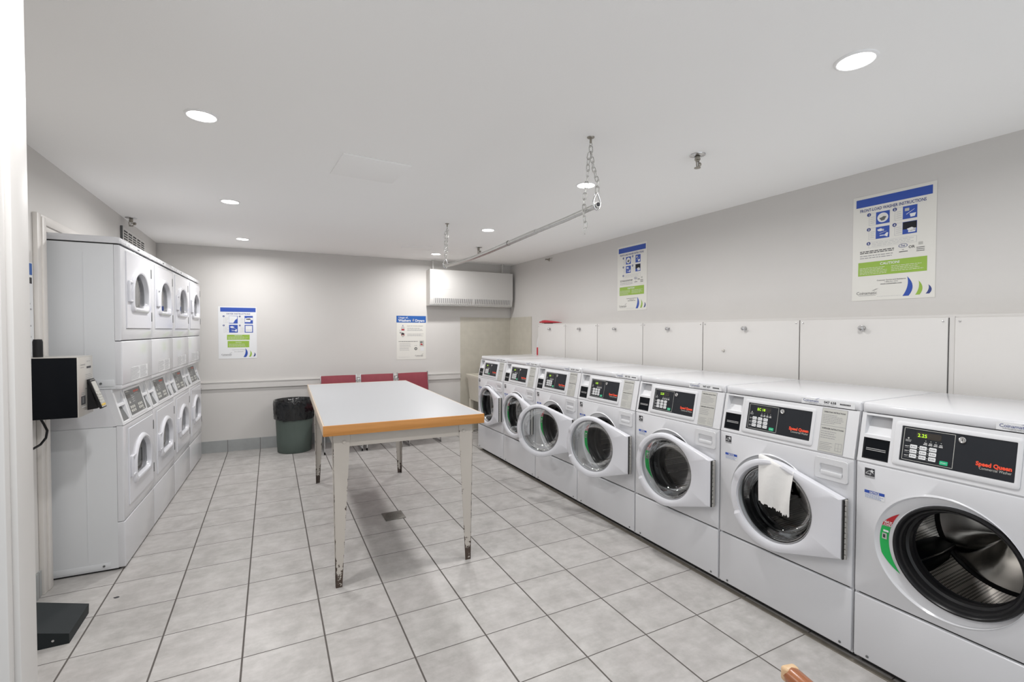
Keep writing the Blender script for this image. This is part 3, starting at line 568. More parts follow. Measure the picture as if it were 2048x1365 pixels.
# ------------------------------------------------------------------ washers
WX, WY0, WPI, WTH = 2.971, 2.499, 0.6742, 0.00487
WW = 0.668                                            # cabinet width
GC = (0.33, 0.58); GR = 0.195                         # gasket centre, radius
def cm(x, y, z):                                      # console plane: leans back between z .872 and 1.073
    t = max(0, (z-0.872))/0.188
    return (x, 0.002+0.040*t+y, (0.872+0.201*t) if z > 0.872 else z)
def make_washer():
    t = empty('front_load_washer')
    b = MB()                                          # hollow cabinet
    b.box(0.0, 0.016, 0.045, 0.725, 0.035, 1.074, ENAMEL); b.box(WW-0.016, WW, 0.045, 0.725, 0.035, 1.074, ENAMEL); b.box(0.016, WW-0.016, 0.70, 0.725, 0.035, 1.074, ENAMEL)
    b.box(0.0, 0.016, 0.014, 0.045, 0.035, 0.872, ENAMEL); b.box(WW-0.016, WW, 0.014, 0.045, 0.035, 0.872, ENAMEL); b.box(0.016, WW-0.016, 0.02, 0.70, 0.035, 0.05, ENAMEL); b.box(0.016, WW-0.016, 0.012, 0.03, 0.27, 0.35, SHADOWGAP); b.box(0.016, WW-0.016, 0.014, 0.70, 0.855, 0.872, SHADOWGAP)
    b.build('cabinet', t)
    b = MB()
    for x in (0.05, WW-0.05):
        for y in (0.09, 0.66): b = MB(); b.lathe_z([(0.02, 0.0), (0.02, 0.012), (0.008, 0.014), (0.008, 0.036)], x, y, BLACK, 12, cap0=True); b.build('foot', t)
    b = MB(); b.box(0.01, WW-0.01, 0.055, 0.075, 0.001, 0.04, SHADOWGAP); b.build('base', t)
    b = MB(); b.box(0.0015, WW-0.0015, 0, 0.03, 0.042, 0.311, ENAMEL, 0.007, 3); b.build('lower_panel', t)
    b = MB()
    for x in (0.055, WW-0.045): b = MB(); b.lathe_y([(0.0055, -0.0005), (0.005, -0.003), (0, -0.0035)], x, 0.060, DRYPANEL, 10, flip=True); b.build('screw', t)
    # front panel with the round loading hole
    b = MB(); z0, z1, x0, x1 = 0.318, 0.868, 0.0015, WW-0.0015; cx, cz = GC
    ca = [atan2(z-cz, x-cx) % (2*pi) for x in (x0, x1) for z in (z0, z1)]
    A = sorted([2*pi*i/72 for i in range(72)]+ca)
    def onrect(a, ins):
        dx, dz = cos(a), sin(a); k = 1e9
        if dx > 1e-9: k = min(k, (x1-ins-cx)/dx)
        if dx < -1e-9: k = min(k, (x0+ins-cx)/dx)
        if dz > 1e-9: k = min(k, (z1-ins-cz)/dz)
        if dz < -1e-9: k = min(k, (z0+ins-cz)/dz)
        return cx+dx*k, cz+dz*k
    RO = 0.226; oc = (0.299, 0.574)                    # outer rim of the pressed dish
    def dish(a, tt, y):                               # tt 0 outer .. 1 inner
        px = (oc[0]*(1-tt)+cx*tt)+(RO*(1-tt)+GR*tt)*cos(a); pz = (oc[1]*(1-tt)+cz*tt)+(RO*(1-tt)+GR*tt)*sin(a); return (px, y, pz)
    R = [[(onrect(a, 0.0)[0], 0.03, onrect(a, 0.0)[1]) for a in A], [(onrect(a, 0.0)[0], 0.007, onrect(a, 0.0)[1]) for a in A], [(onrect(a, 0.002)[0], 0.002, onrect(a, 0.002)[1]) for a in A], [(onrect(a, 0.007)[0], 0, onrect(a, 0.007)[1]) for a in A],
         [dish(a, -0.22, 0.0) for a in A], [dish(a, -0.05, -0.0045) for a in A], [dish(a, 0.03, -0.005) for a in A], [dish(a, 0.16, 0.003) for a in A], [dish(a, 0.92, 0.010) for a in A], [dish(a, 1.0, 0.004) for a in A], [dish(a, 1.0, 0.03) for a in A]]
    b.loft(R, ENAMEL); b.build('front_panel', t)
    # gasket
    b = MB(); b.lathe_y([(GR+0.001, 0.02), (GR, 0.002), (GR-0.004, -0.006), (GR-0.010, -0.007), (GR-0.015, -0.001), (GR-0.018, 0.012), (GR-0.024, 0.014), (GR-0.027, 0.022), (GR-0.026, 0.045), (GR-0.034, 0.052), (GR-0.036, 0.075), (GR-0.012, 0.085), (GR-0.012, 0.095), (GR-0.036, 0.1)], cx, cz, GASKET, 72); b.build('gasket', t)
    # drum
    b = MB(); b.lathe_y([(GR-0.026, 0.104), (GR+0.0, 0.108), (GR+0.045, 0.118), (GR+0.055, 0.13)], cx, cz, DRUMPLAIN, 64)
    b.lathe_y([(GR+0.055, 0.13), (GR+0.055, 0.50)], cx, cz, DRUM, 64); b.lathe_y([(GR+0.055, 0.50), (GR+0.052, 0.504), (GR+0.055, 0.508), (GR+0.055, 0.515), (GR+0.045, 0.525)], cx, cz, GASKET, 64)
    n = 96; rr = [(0.24, 0.525), (0.20, 0.53), (0.15, 0.535), (0.10, 0.53), (0.06, 0.515), (0.03, 0.51), (0.0005, 0.51)]
    b.loft([[(cx+r*cos(2*pi*i/n), y-(0.060*max(0, cos(3*2*pi*i/n+0.6))**2*sin(pi*min(1, r/0.24)**0.8) if r < 0.235 else 0), cz+r*sin(2*pi*i/n)) for i in range(n)] for r, y in rr], DRUMPLAIN, cap1=True)
    d = b.build('drum', t, smooth=60)
    for k, a0 in enumerate((212, 92, 332)):
        b = MB(); a = radians(a0); rings = []
        for y, wd, hh in ((0.125, 0.15, 0.02), (0.14, 0.22, 0.055), (0.30, 0.24, 0.078), (0.46, 0.20, 0.06), (0.51, 0.14, 0.02)):
            rings.append([(cx+(GR+0.054-hh*(0.5+0.5*cos(q*pi))*1.0)*cos(a+q*wd), y, cz+(GR+0.054-hh*(0.5+0.5*cos(q*pi)))*sin(a+q*wd)) for q in [-1+i/5 for i in range(11)]])
        b.loft(rings, BLACKSH, closed=False); b.loft(rings, BLACKSH, closed=False, flip=True)
        b.tube([r[5] for r in rings], 0.0025, CHROME, 6); b.build('drum_fin', d, smooth=60)
    # load sticker following the dish
    b = MB(); N = 26
    def band(a0, a1, m):
        P = []
        for i in range(N+1):
            a = radians(a0+(a1-a0)*i/N); q = (degrees_(a)-146)/(217-146); e = min(1, q/0.22, (1-q)/0.30); e = max(0.02, e); lo, hi = 0.76-0.47*e**0.8, 0.76
            yy = lambda tt: 0.003+(tt-0.16)/0.76*0.007-0.0012
            P.append((dish(a, lo, yy(lo)), dish(a, hi, yy(hi))))
        V = [p for pr_ in P for p in pr_]; b.add(V, [(2*i, 2*i+2, 2*i+3, 2*i+1) for i in range(N)], m)
    degrees_ = math.degrees
    band(146, 165, DKRED); band(165.5, 217, STGREEN)
    def lab(txt, a, s):
        p = dish(radians(a), 0.53, 0.0); b.text(txt, p[0], p[2]-s*.35, s, WHITE, -0.0035, align='c', bold=.02)
    lab('MAX', 160.2, 0.0135); lab('LOAD', 163.2, 0.0125); p = dish(radians(171), .56, 0); b.rect(p[0]-.008, p[2]-.004, p[0]+.010, p[2]+.004, WHITE, -0.004); p = dish(radians(177), .52, 0); b.rect(p[0]-.009, p[2]-.012, p[0]+.009, p[2]+.012, LABELG, -0.004); b.rect(p[0]-.004, p[2]-.007, p[0]+.004, p[2]+.007, INK, -0.0036)
    b.build('load_sticker', t)
    # detergent drawer
    b = MB(); o4 = b.rrect(0.508, 0.757, 0.646, 0.852, 0.010); i4 = b.rrect(0.530, 0.780, 0.626, 0.826, 0.006); m4 = b.rrect(0.534, 0.783, 0.622, 0.812, 0.004)
    def rg(P, y): return [(p[0], y, p[1]) for p in P]
    gp = b.rrect(0.5065, 0.7555, 0.6475, 0.8535, 0.011)
    b.loft([rg(gp, -0.0003), rg(gp, -0.0006), rg(o4, -0.0006)], INKL, flip=False)
    b.loft([rg(o4, -0.0005), rg(o4, -0.004), rg([(p[0]*0.985+0.577*0.015, p[1]*0.985+0.8045*0.015) for p in o4], -0.006), rg(i4, -0.006), rg(m4, 0.010)], PLASTIC); b.poly(m4, PLASTIC, -0.010)
    b.box(0.533, 0.623, -0.0075, -0.001, 0.776, 0.796, PLASTIC, 0.003); b.build('detergent_drawer', t)
    # small stickers
    b = MB(); b.rect(0.034, 0.818, 0.070, 0.850, INK, 0.0006); b.rect(0.034, 0.811, 0.070, 0.817, INKG, 0.0006)
    st = []
    for i in range(10):
        r = 0.009 if i % 2 == 0 else 0.0038; st.append((0.060+r*cos(pi/2+i*pi/5), 0.839+r*sin(pi/2+i*pi/5)))
    for i in range(10): b.poly([(0.060, 0.839), st[i], st[(i+1) % 10]], WHITE, 0.001)
    for i in range(7): b.poly([(0.038+i*.004, 0.828+sin((i)/7*pi)*.010), (0.042+i*.004, 0.828+sin((i+1)/7*pi)*.010), (0.042+i*.004, 0.830+sin((i+1)/7*pi)*.010), (0.038+i*.004, 0.830+sin(i/7*pi)*.010)], WHITE, 0.001)
    b.text('energy', 0.037, 0.8245, 0.012, WHITE, 0.0012, shear=.3, width=.022); b.text('ENERGY STAR', 0.035, 0.8122, 0.005, WHITE, 0.0012, width=.034); b.build('energy_sticker', t)
    b = MB(); b.rect(0.034, 0.746, 0.106, 0.758, BLUE, 0.0006); b.text('NOTICE', 0.070, 0.7478, 0.0115, WHITE, 0.001, align='c', bold=.03, width=.034); b.rect(0.034, 0.726, 0.106, 0.746, WHITE, 0.0005); b.lines(0.036, 0.104, 0.727, 0.745, 4, BLUE2, 0.0009, th=.3); b.build('notice_sticker', t)
    # console
    b = MB()
    us = [0.0015, 0.018, 0.112, WW-0.0015]; zs = [0.873, 0.886, 0.966, 0.978, 1.052, 1.060]
    for i in range(3):
        for j in range(5):
            if i == 1 and j in (1, 3): continue
            b.rect(us[i], zs[j], us[i+1], zs[j+1], PLASTIC, 0, cm)
    b.box(0.0015, 0.0025, 0, 0.10, 0.873, 1.06, PLASTIC, xf=cm); b.box(WW-0.0025, WW-0.0015, 0, 0.10, 0.873, 1.06, PLASTIC, xf=cm)
    b.rect(0.0015, 0.866, WW-0.0015, 0.873, PLASTIC, -0.004, cm)
    def pocket(u0, v0, u1, v1, dt, db, m, mback):
        b.add([(u0,0,v0),(u1,0,v0),(u1,0,v1),(u0,0,v1),(u0+.004,db,v0+.003),(u1-.004,db,v0+.003),(u1-.004,dt,v1-.003),(u0+.004,dt,v1-.003)], [(0,1,5,4),(1,2,6,5),(2,3,7,6),(3,0,4,7)], m, cm)
        b.add([(u0+.004,db,v0+.003),(u1-.004,db,v0+.003),(u1-.004,dt,v1-.003),(u0+.004,dt,v1-.003)], [(0,1,2,3)], mback, cm)
    pocket(0.018, 0.978, 0.112, 1.052, 0.045, 0.012, PLASTIC, PLASTIC); pocket(0.018, 0.886, 0.112, 0.966, 0.004, 0.002, BLACK, BLACKSH)
    b.build('console', t)
    b = MB(); b.rect(0.030, 0.926, 0.100, 0.928, INKL, -0.001, cm); b.rect(0.030, 0.920, 0.100, 0.922, INKL, -0.001, cm); b.build('card_slot', t)
    # raised bezel + charcoal control panel
    b = MB(); P0 = b.rrect(0.126, 0.888, 0.488, 1.046, 0.010); P1 = b.rrect(0.130, 0.892, 0.484, 1.042, 0.008); P2 = b.rrect(0.148, 0.906, 0.474, 1.032, 0.003)
    b.loft([rg(P0, 0), rg(P0, -0.003), rg(P1, -0.005), rg(P2, -0.0035), rg(P2, 0)], PLASTIC, xf=cm); b.build('bezel', t)
    b = MB(); b.rect(0.149, 0.907, 0.473, 1.031, PANELBK, 0.0015, cm)
    for a in ((0.156, 0.912, 0.312, 0.9135), (0.156, 1.025, 0.312, 1.0265), (0.156, 0.912, 0.1575, 1.0265), (0.3105, 0.912, 0.312, 1.0265)): b.rect(*a, LABELG, 0.002, cm)
    b.rect(0.196, 0.996, 0.272, 1.017, LCDOFF, 0.002, cm)
    for i in range(3):
        for j in range(3):
            x = 0.180+i*0.030; z = 0.956-j*0.0165
            b.prism(b.rrect(x, z, x+0.022, z+0.013, 0.002, 2), -0.0035, -0.0015, WHITE, cm); b.rect(x+.003, z+.004, x+.007, z+.009, INKG, .0038, cm); b.rect(x+.009, z+.005, x+.019, z+.008, INKG, .0038, cm)
            b.rect(x-.006, z+.005, x-.003, z+.0075, LABELG, .002, cm)
    for j in range(3): b.rect(0.163, 0.960-j*0.0165, 0.173, 0.9625-j*0.0165, INKL, .002, cm); b.rect(.163, .955-j*.0165, .262, .9555-j*.0165, INKL, .0019, cm)
    for k in range(4): b.rect(0.222+k*.0155, .980, .231+k*.0155, .983, INKL, .002, cm); b.rect(0.220+k*.0155, .9745, .232+k*.0155, .978, INKL, .002, cm); disc_(b, .2265+k*.0155, .989, .0015, LABELG, cm)
    disc_(b, .172, .990, .003, LABELG, cm); b.lines(.163, .184, .977, .986, 2, INKL, .002, cm, th=.4)
    b.prism(b.rrect(0.274, 0.918, 0.298, 0.931, 0.002, 2), -0.0035, -0.0015, BTNGREEN, cm); b.text('START', .286, .9225, .006, WHITE, .0038, cm, align='c')
    b.lathe_y([(0.0105, -0.0015), (0.0105, -0.005), (0.0075, -0.006), (0.006, -0.0045), (0.0035, -0.0045), (0, -0.005)], 0.332, 1.013, CHROME, 20, cm, flip=True); b.rect(.331, 1.009, .333, 1.017, INK, .0052, cm)
    b.text('Speed Queen', 0.4655, 0.940, 0.0180, RED, 0.002, cm, align='r', bold=0.045, width=0.092); b.text('Commercial Washer', 0.4655, 0.9285, 0.0125, LABELG, 0.002, cm, align='r', width=0.083); b.build('control_panel', t)
    # instruction label
    b = MB(); b.rect(0.514, 0.876, 0.620, 1.056, INKG, 0.0008, cm); b.rect(0.5155, 0.8775, 0.6185, 1.0545, LABELG, 0.0012, cm)
    b.text('OPERATING INSTRUCTIONS', .567, 1.038, .0078, INK, .0016, cm, align='c', bold=.02, width=.090); b.lines(.520, .612, .992, 1.032, 6, INKG, .0016, cm, th=.28, jag=.5)
    b.rect(.5155, .985, .6185, .986, INKG, .0016, cm); b.text('DISPENSER INSTRUCTIONS', .567, .970, .0078, INK, .0016, cm, align='c', bold=.02, width=.090); b.lines(.520, .612, .930, .965, 4, INKG, .0016, cm, th=.28, jag=.5); b.lines(.520, .575, .884, .918, 5, INKG, .0016, cm, th=.28, jag=.3)
    for a in ((.585, .888, .612, .889), (.585, .918, .612, .919), (.585, .899, .612, .8996), (.585, .888, .586, .919), (.611, .888, .612, .919), (.598, .888, .5988, .919)): b.rect(*a, INKG, .0016, cm)
    b.build('instruction_label', t)
    # lid
    b = MB(); prof = [(0.047, 1.075), (0.044, 1.079), (0.044, 1.100), (0.049, 1.111), (0.062, 1.116), (0.70, 1.118), (0.722, 1.114), (0.728, 1.104), (0.728, 1.075)]
    n = len(prof); rings = []
    for x, s in ((0.0, 0.012), (0.004, 0.004), (0.012, 0.0), (WW-0.012, 0.0), (WW-0.004, 0.004), (WW, 0.012)): rings.append([(x, min(max(p[0], 0.044+s*0.7), 0.728-s*0.3), min(p[1], 1.118-s*0.75)) for p in prof])
    b.loft(rings, ENAMEL, flip=True, cap0=True, cap1=True); b.rect(0.004, 1.068, WW-0.004, 1.0755, SHADOWGAP, -0.050); b.build('lid', t)
    return t
def disc_(b, u, v, r, m, xf, out=.002, n=8): b.poly([(u+r*cos(2*pi*i/n), v+r*sin(2*pi*i/n)) for i in range(n)], m, out, xf)

# washer door, origin on the hinge line, x to the right, closed at rotation 0
def make_door():
    b = MB(); dx = -0.648; c = (0.325+dx, 0.572); Ro = 0.2205; ic = (0.334+dx, 0.579); Ri = 0.187
    hull = []
    pts = [(c[0]+Ro*cos(2*pi*i/240), c[1]+Ro*sin(2*pi*i/240)) for i in range(240)]+[(-0.004, 0.700), (-0.004, 0.440)]
    pts = sorted(set(pts))
    def half(ps):
        h = []
        for p in ps:
            while len(h) >= 2 and (h[-1][0]-h[-2][0])*(p[1]-h[-2][1])-(h[-1][1]-h[-2][1])*(p[0]-h[-2][0]) <= 0: h.pop()
            h.append(p)
        return h
    lo = half(pts); hi = half(pts[::-1]); hull = lo[:-1]+hi[:-1]
    ca = [atan2(z-ic[1], x-ic[0]) % (2*pi) for x, z in ((-0.004, 0.700), (-0.004, 0.440))]
    A = sorted([2*pi*i/96 for i in range(96)]+ca)
    def hit(a):
        d = (cos(a), sin(a)); best = 0
        for i in range(len(hull)):
            p, q = hull[i], hull[(i+1) % len(hull)]; e = (q[0]-p[0], q[1]-p[1]); den = d[0]*e[1]-d[1]*e[0]
            if abs(den) < 1e-12: continue
            w_ = (p[0]-ic[0], p[1]-ic[1]); tt = (w_[0]*e[1]-w_[1]*e[0])/den; s_ = (w_[0]*d[1]-w_[1]*d[0])/den
            if tt > 0 and -1e-6 <= s_ <= 1+1e-6: best = max(best, tt)
        return best
    HR = [hit(a) for a in A]
    def ring(f, y): return [(ic[0]+f(k)*cos(A[k]), y(A[k]) if callable(y) else y, ic[1]+f(k)*sin(A[k])) for k in range(len(A))]
    def notch(a): 
        dlt = abs((math.degrees(a)-183+180) % 360-180); return max(0, min(1, (27-dlt)/3.0))
    yo = lambda base, dp: (lambda a: base+dp*notch(a))
    b.loft([ring(lambda k: Ri-0.004, 0.0), ring(lambda k: HR[k]-0.006, 0.0), ring(lambda k: HR[k], -0.006), ring(lambda k: HR[k], yo(-0.026, 0.008)), ring(lambda k: HR[k]-0.004, yo(-0.034, 0.012)), ring(lambda k: max(HR[k]-0.014, Ri+0.010), yo(-0.038, 0.012)), ring(lambda k: Ri+0.008, yo(-0.038, 0.010)), ring(lambda k: Ri, -0.034), ring(lambda k: Ri-0.003, -0.020), ring(lambda k: Ri-0.004, 0.0)], DOORW)
    d = b.build('door', None, smooth=30)
    g = MB(); g.lathe_y([(Ri-0.0035, -0.014), (Ri-0.006, -0.019), (Ri-0.011, -0.021), (Ri-0.016, -0.019), (Ri-0.022, 0.0), (Ri-0.028, 0.03), (Ri-0.036, 0.056), (Ri-0.052, 0.074), (Ri-0.075, 0.082), (Ri-0.11, 0.084), (0.0005, 0.084)], ic[0], ic[1], GLASS, 72, flip=True); g.build('door_glass', d, smooth=60)
    g = MB(); g.lathe_y([(Ri-0.002, -0.018), (Ri-0.005, -0.0225), (Ri-0.009, -0.0215)], ic[0], ic[1], INKG, 72, flip=True); g.build('glass_seal', d)
    g = MB(); g.box(-0.003, 0.0005, -0.036, 0.001, 0.442, 0.698, SHADOWGAP); g.box(0.0, 0.008, -0.026, -0.012, 0.442, 0.698, MIRR)
    for k in range(11): g.lathe_z([(0.0042, 0.444+k*0.0233), (0.0042, 0.464+k*0.0233)], 0.005, -0.029, STEEL, 8, cap0=True, cap1=True)
    g.build('hinge', d); return d

LEDT = ['2.25', '2.25', '2.25', '2.25', '2.25', 'EC 18', '2.25']
NUMS = ['047 633', '047 634', '047 635', '047 636', '047 637', '047 638', '047 639']
ANG = [1, 4, 29, 18, 7, 2.5, 158]
WL = ['white front-load washer at the far end, door shut, beside the beige laundry sink', 'second white front-load washer from the sink, partly hidden by the next washer\'s open door',
      'white front-load washer, third from far end, its door swung widest over the second washer', 'middle white front-load washer of the row, door half open, sticker seen through glass',
      'white front-load washer, door slightly ajar, next beyond the one with the cloth', 'white front-load washer with a white cloth over its door and EC 18 on its display', 'nearest white front-load washer, its steel drum open to view at the right edge']
W0 = make_washer(); D0 = make_door(); D0.parent = W0
def dress(t, i):
    b = MB(); b.text(LEDT[i], 0.200, 1.000, 0.0165, LCD, 0.0026, cm, bold=.008, sx=1.0, spacing=1.05); b.build('price_display', t)
    b = MB(); lf = lambda x, y, z: (x, 0.0435+y, z+0.011)
    b.rect(0.415, 1.066, 0.645, 1.094, WHITE, 0.0006, lf); logo(b, 0.423, 1.077, 0.0165, NAVY, lf, 0.0012); b.text(NUMS[i], 0.517, 1.0775, 0.0150, INK, 0.0012, lf, bold=.02, width=.052); [b.rect(0.585+k*.0055, 1.078, 0.5892+k*.0055, 1.0845, INK, 0.0012, lf) for k in range(8)]; b.lines(.45, .60, 1.067, 1.074, 2, INKG, .0012, lf, th=.25); b.build('asset_sticker', t)
WASH = [W0]+[copy_tree(W0) for _ in range(6)]
for i, t in enumerate(WASH):
    t.location = (WX+WTH*i*WPI, WY0-i*WPI, 0); t.rotation_euler = (0, 0, -R90+WTH); tag(t, WL[i], 'washing machine', 'front-load washers along the right wall'); dress(t, i)
    for ch in t.children:
        if ch.name.split('.')[0] == 'door': ch.location = (0.648, -0.006 if ANG[i] < 8 else -0.010, 0); ch.rotation_euler = (0, 0, radians(ANG[i]))
# cloth hanging over the door of washer six
t6 = WASH[5]; b = MB()
def clothpt(u, s):
    # s: 0 behind the door top .. 1 lower hem (front)
    u0, u1 = 0.265, 0.442
    x = u0+(u1-u0)*u; topz = 0.812-0.030*u-0.012*u*u; foot = 0.577-0.028*u+0.012*sin(u*29)*0.4+0.006*sin(u*83)
    if s < 0.12: q = s/0.12; y = -0.040+0.030*(1-q); z = topz-0.035*(1-q)
    else: q = (s-0.12)/0.88; y = -0.052-0.010*sin(q*pi*0.8)+0.005*sin(u*9+q*3); z = topz-(topz-foot)*q; x += 0.010*q*(1-2*u)*1.0-0.004*q
    return (x, y, z)
NU, NS = 26, 20; V = [clothpt(i/NU, j/NS) for j in range(NS+1) for i in range(NU+1)]; V += [(x, y+0.0015, z) for x, y, z in V]; k0 = (NU+1)*(NS+1)
F = []
for j in range(NS):
    for i in range(NU): a = j*(NU+1)+i; F.append((a, a+NU+1, a+NU+2, a+1)); F.append((a+k0, a+1+k0, a+NU+2+k0, a+NU+1+k0))
b.add(V, F, CLOTH); o = b.build('paper_towel', None, smooth=80, loc=(WX+WTH*5*WPI, WY0-5*WPI, 0), rotz=-R90+WTH); tag(o, 'white cloth-like paper towel draped over the washer door marked 047 638', 'towel')

# ------------------------------------------------------------------ stacked dryers
TD = 0.0312; DW = 0.668; DPI = 0.675
def dc(x, y, z):      # dryer console plane: sinks back towards the top
    return (x, 0.056*max(0, min(1, (z-0.853)/0.215))+y, z)
def arch(cx, z0, wd, hh, ins=0.0, n=10):
    """window outline: half-ellipse top, rounded bottom corners; counter-clockwise from bottom right"""
    P = []; r = 0.038; x0, x1 = cx-wd/2+ins, cx+wd/2-ins; zb = z0+ins; zt = z0+hh-ins; zm = zb+(zt-zb)*0.42; r = min(r, (x1-x0)/3)
    for i in range(n+1): a = -pi/2+pi/2*i/n; P.append((x1-r+r*cos(a), zb+r+r*sin(a)))
    for i in range(2*n+1): a = pi*i/(2*n); P.append(((x0+x1)/2+(x1-x0)/2*cos(a), zm+(zt-zm)*sin(a)))
    for i in range(n+1): a = pi+pi/2*i/n; P.append((x0+r+r*cos(a), zb+r+r*sin(a)))
    return P
def door_dr(t, z0, z1, wc):
    b = MB(); x0, x1 = 0.083, 0.636; cx, cz = 0.355, wc; AW, AH = 0.320, 0.215
    W0_ = arch(cx, wc-0.107, AW, AH); NW = len(W0_)
    def R_(a, ins):
        dx, dz = cos(a), sin(a); k = 1e9
        if dx > 1e-9: k = min(k, (x1-ins-cx)/dx)
        if dx < -1e-9: k = min(k, (x0+ins-cx)/dx)
        if dz > 1e-9: k = min(k, (z1-ins-cz)/dz)
        if dz < -1e-9: k = min(k, (z0+ins-cz)/dz)
        return cx+dx*k, cz+dz*k
    items = [((atan2(p[1]-cz, p[0]-cx)) % (2*pi), float(i)) for i, p in enumerate(W0_)]
    items.sort(); cor = [(atan2(z-cz, x-cx) % (2*pi)) for x in (x0, x1) for z in (z0, z1)]
    for c_ in cor:
        k = 0
        while k < len(items) and items[k][0] < c_: k += 1
        p, q = items[k-1], items[k % len(items)]; f = ((c_-p[0]) % (2*pi))/max((q[0]-p[0]) % (2*pi), 1e-9)
        items.insert(k, (c_, (p[1]+((q[1]-p[1]) % NW)*f) % NW))
    def rr(ins, y): return [(R_(a, ins)[0], y, R_(a, ins)[1]) for a, i in items]
    def ww(d, y):
        P = arch(cx, wc-0.107, AW, AH, -d); o = []
        for a, i in items:
            i0 = int(i) % NW; f = i-int(i); p, q = P[i0], P[(i0+1) % NW]; o.append((p[0]+(q[0]-p[0])*f, y, p[1]+(q[1]-p[1])*f))
        return o
    b.loft([rr(0, 0.004), rr(0, -0.003), rr(0.003, -0.006), ww(0.036, -0.0065), ww(0.033, -0.012), ww(0.026, -0.019), ww(0.014, -0.022), ww(0.005, -0.019), ww(0.0, -0.008), ww(-0.002, 0.015)], DOORW)
    d = b.build('dryer_door', t, smooth=32)
    b = MB(); b.poly([(p[0], p[2]) for p in ww(0, 0)], DGLASS, -0.006); b.build('door_glass', d)
    b = MB(); b.loft([ww(-0.002, 0.015), ww(0.004, 0.018), ww(-0.02, 0.040), ww(-0.02, 0.052)], GASKET); b.loft([ww(-0.02, 0.052), ww(0.0, 0.055), ww(0.05, 0.075)], DRUMPLAIN); n = 48
    b.lathe_y([(0.24, 0.075), (0.245, 0.35), (0.235, 0.45), (0.0005, 0.46)], cx, cz, DRUMPLAIN, n); b.build('drum', t, smooth=60)
    b = MB(); b.box(0.100, 0.170, -0.0085, -0.004, wc-0.080, wc+0.050, DOORW, 0.003); b.box(0.100, 0.116, -0.020, -0.006, wc-0.080, wc+0.050, DOORW, 0.005, 3)
    b.box(0.104, 0.175, -0.019, -0.006, wc+0.036, wc+0.050, DOORW, 0.005, 3); b.box(0.104, 0.175, -0.019, -0.006, wc-0.080, wc-0.066, DOORW, 0.005, 3); b.build('handle', d)
    for zz in (z0+0.082, z1-0.078):
        b = MB(); b.box(0.640, 0.650, -0.008, 0.002, zz-0.032, zz+0.032, DRYPANEL, 0.001); b.build('hinge', d)
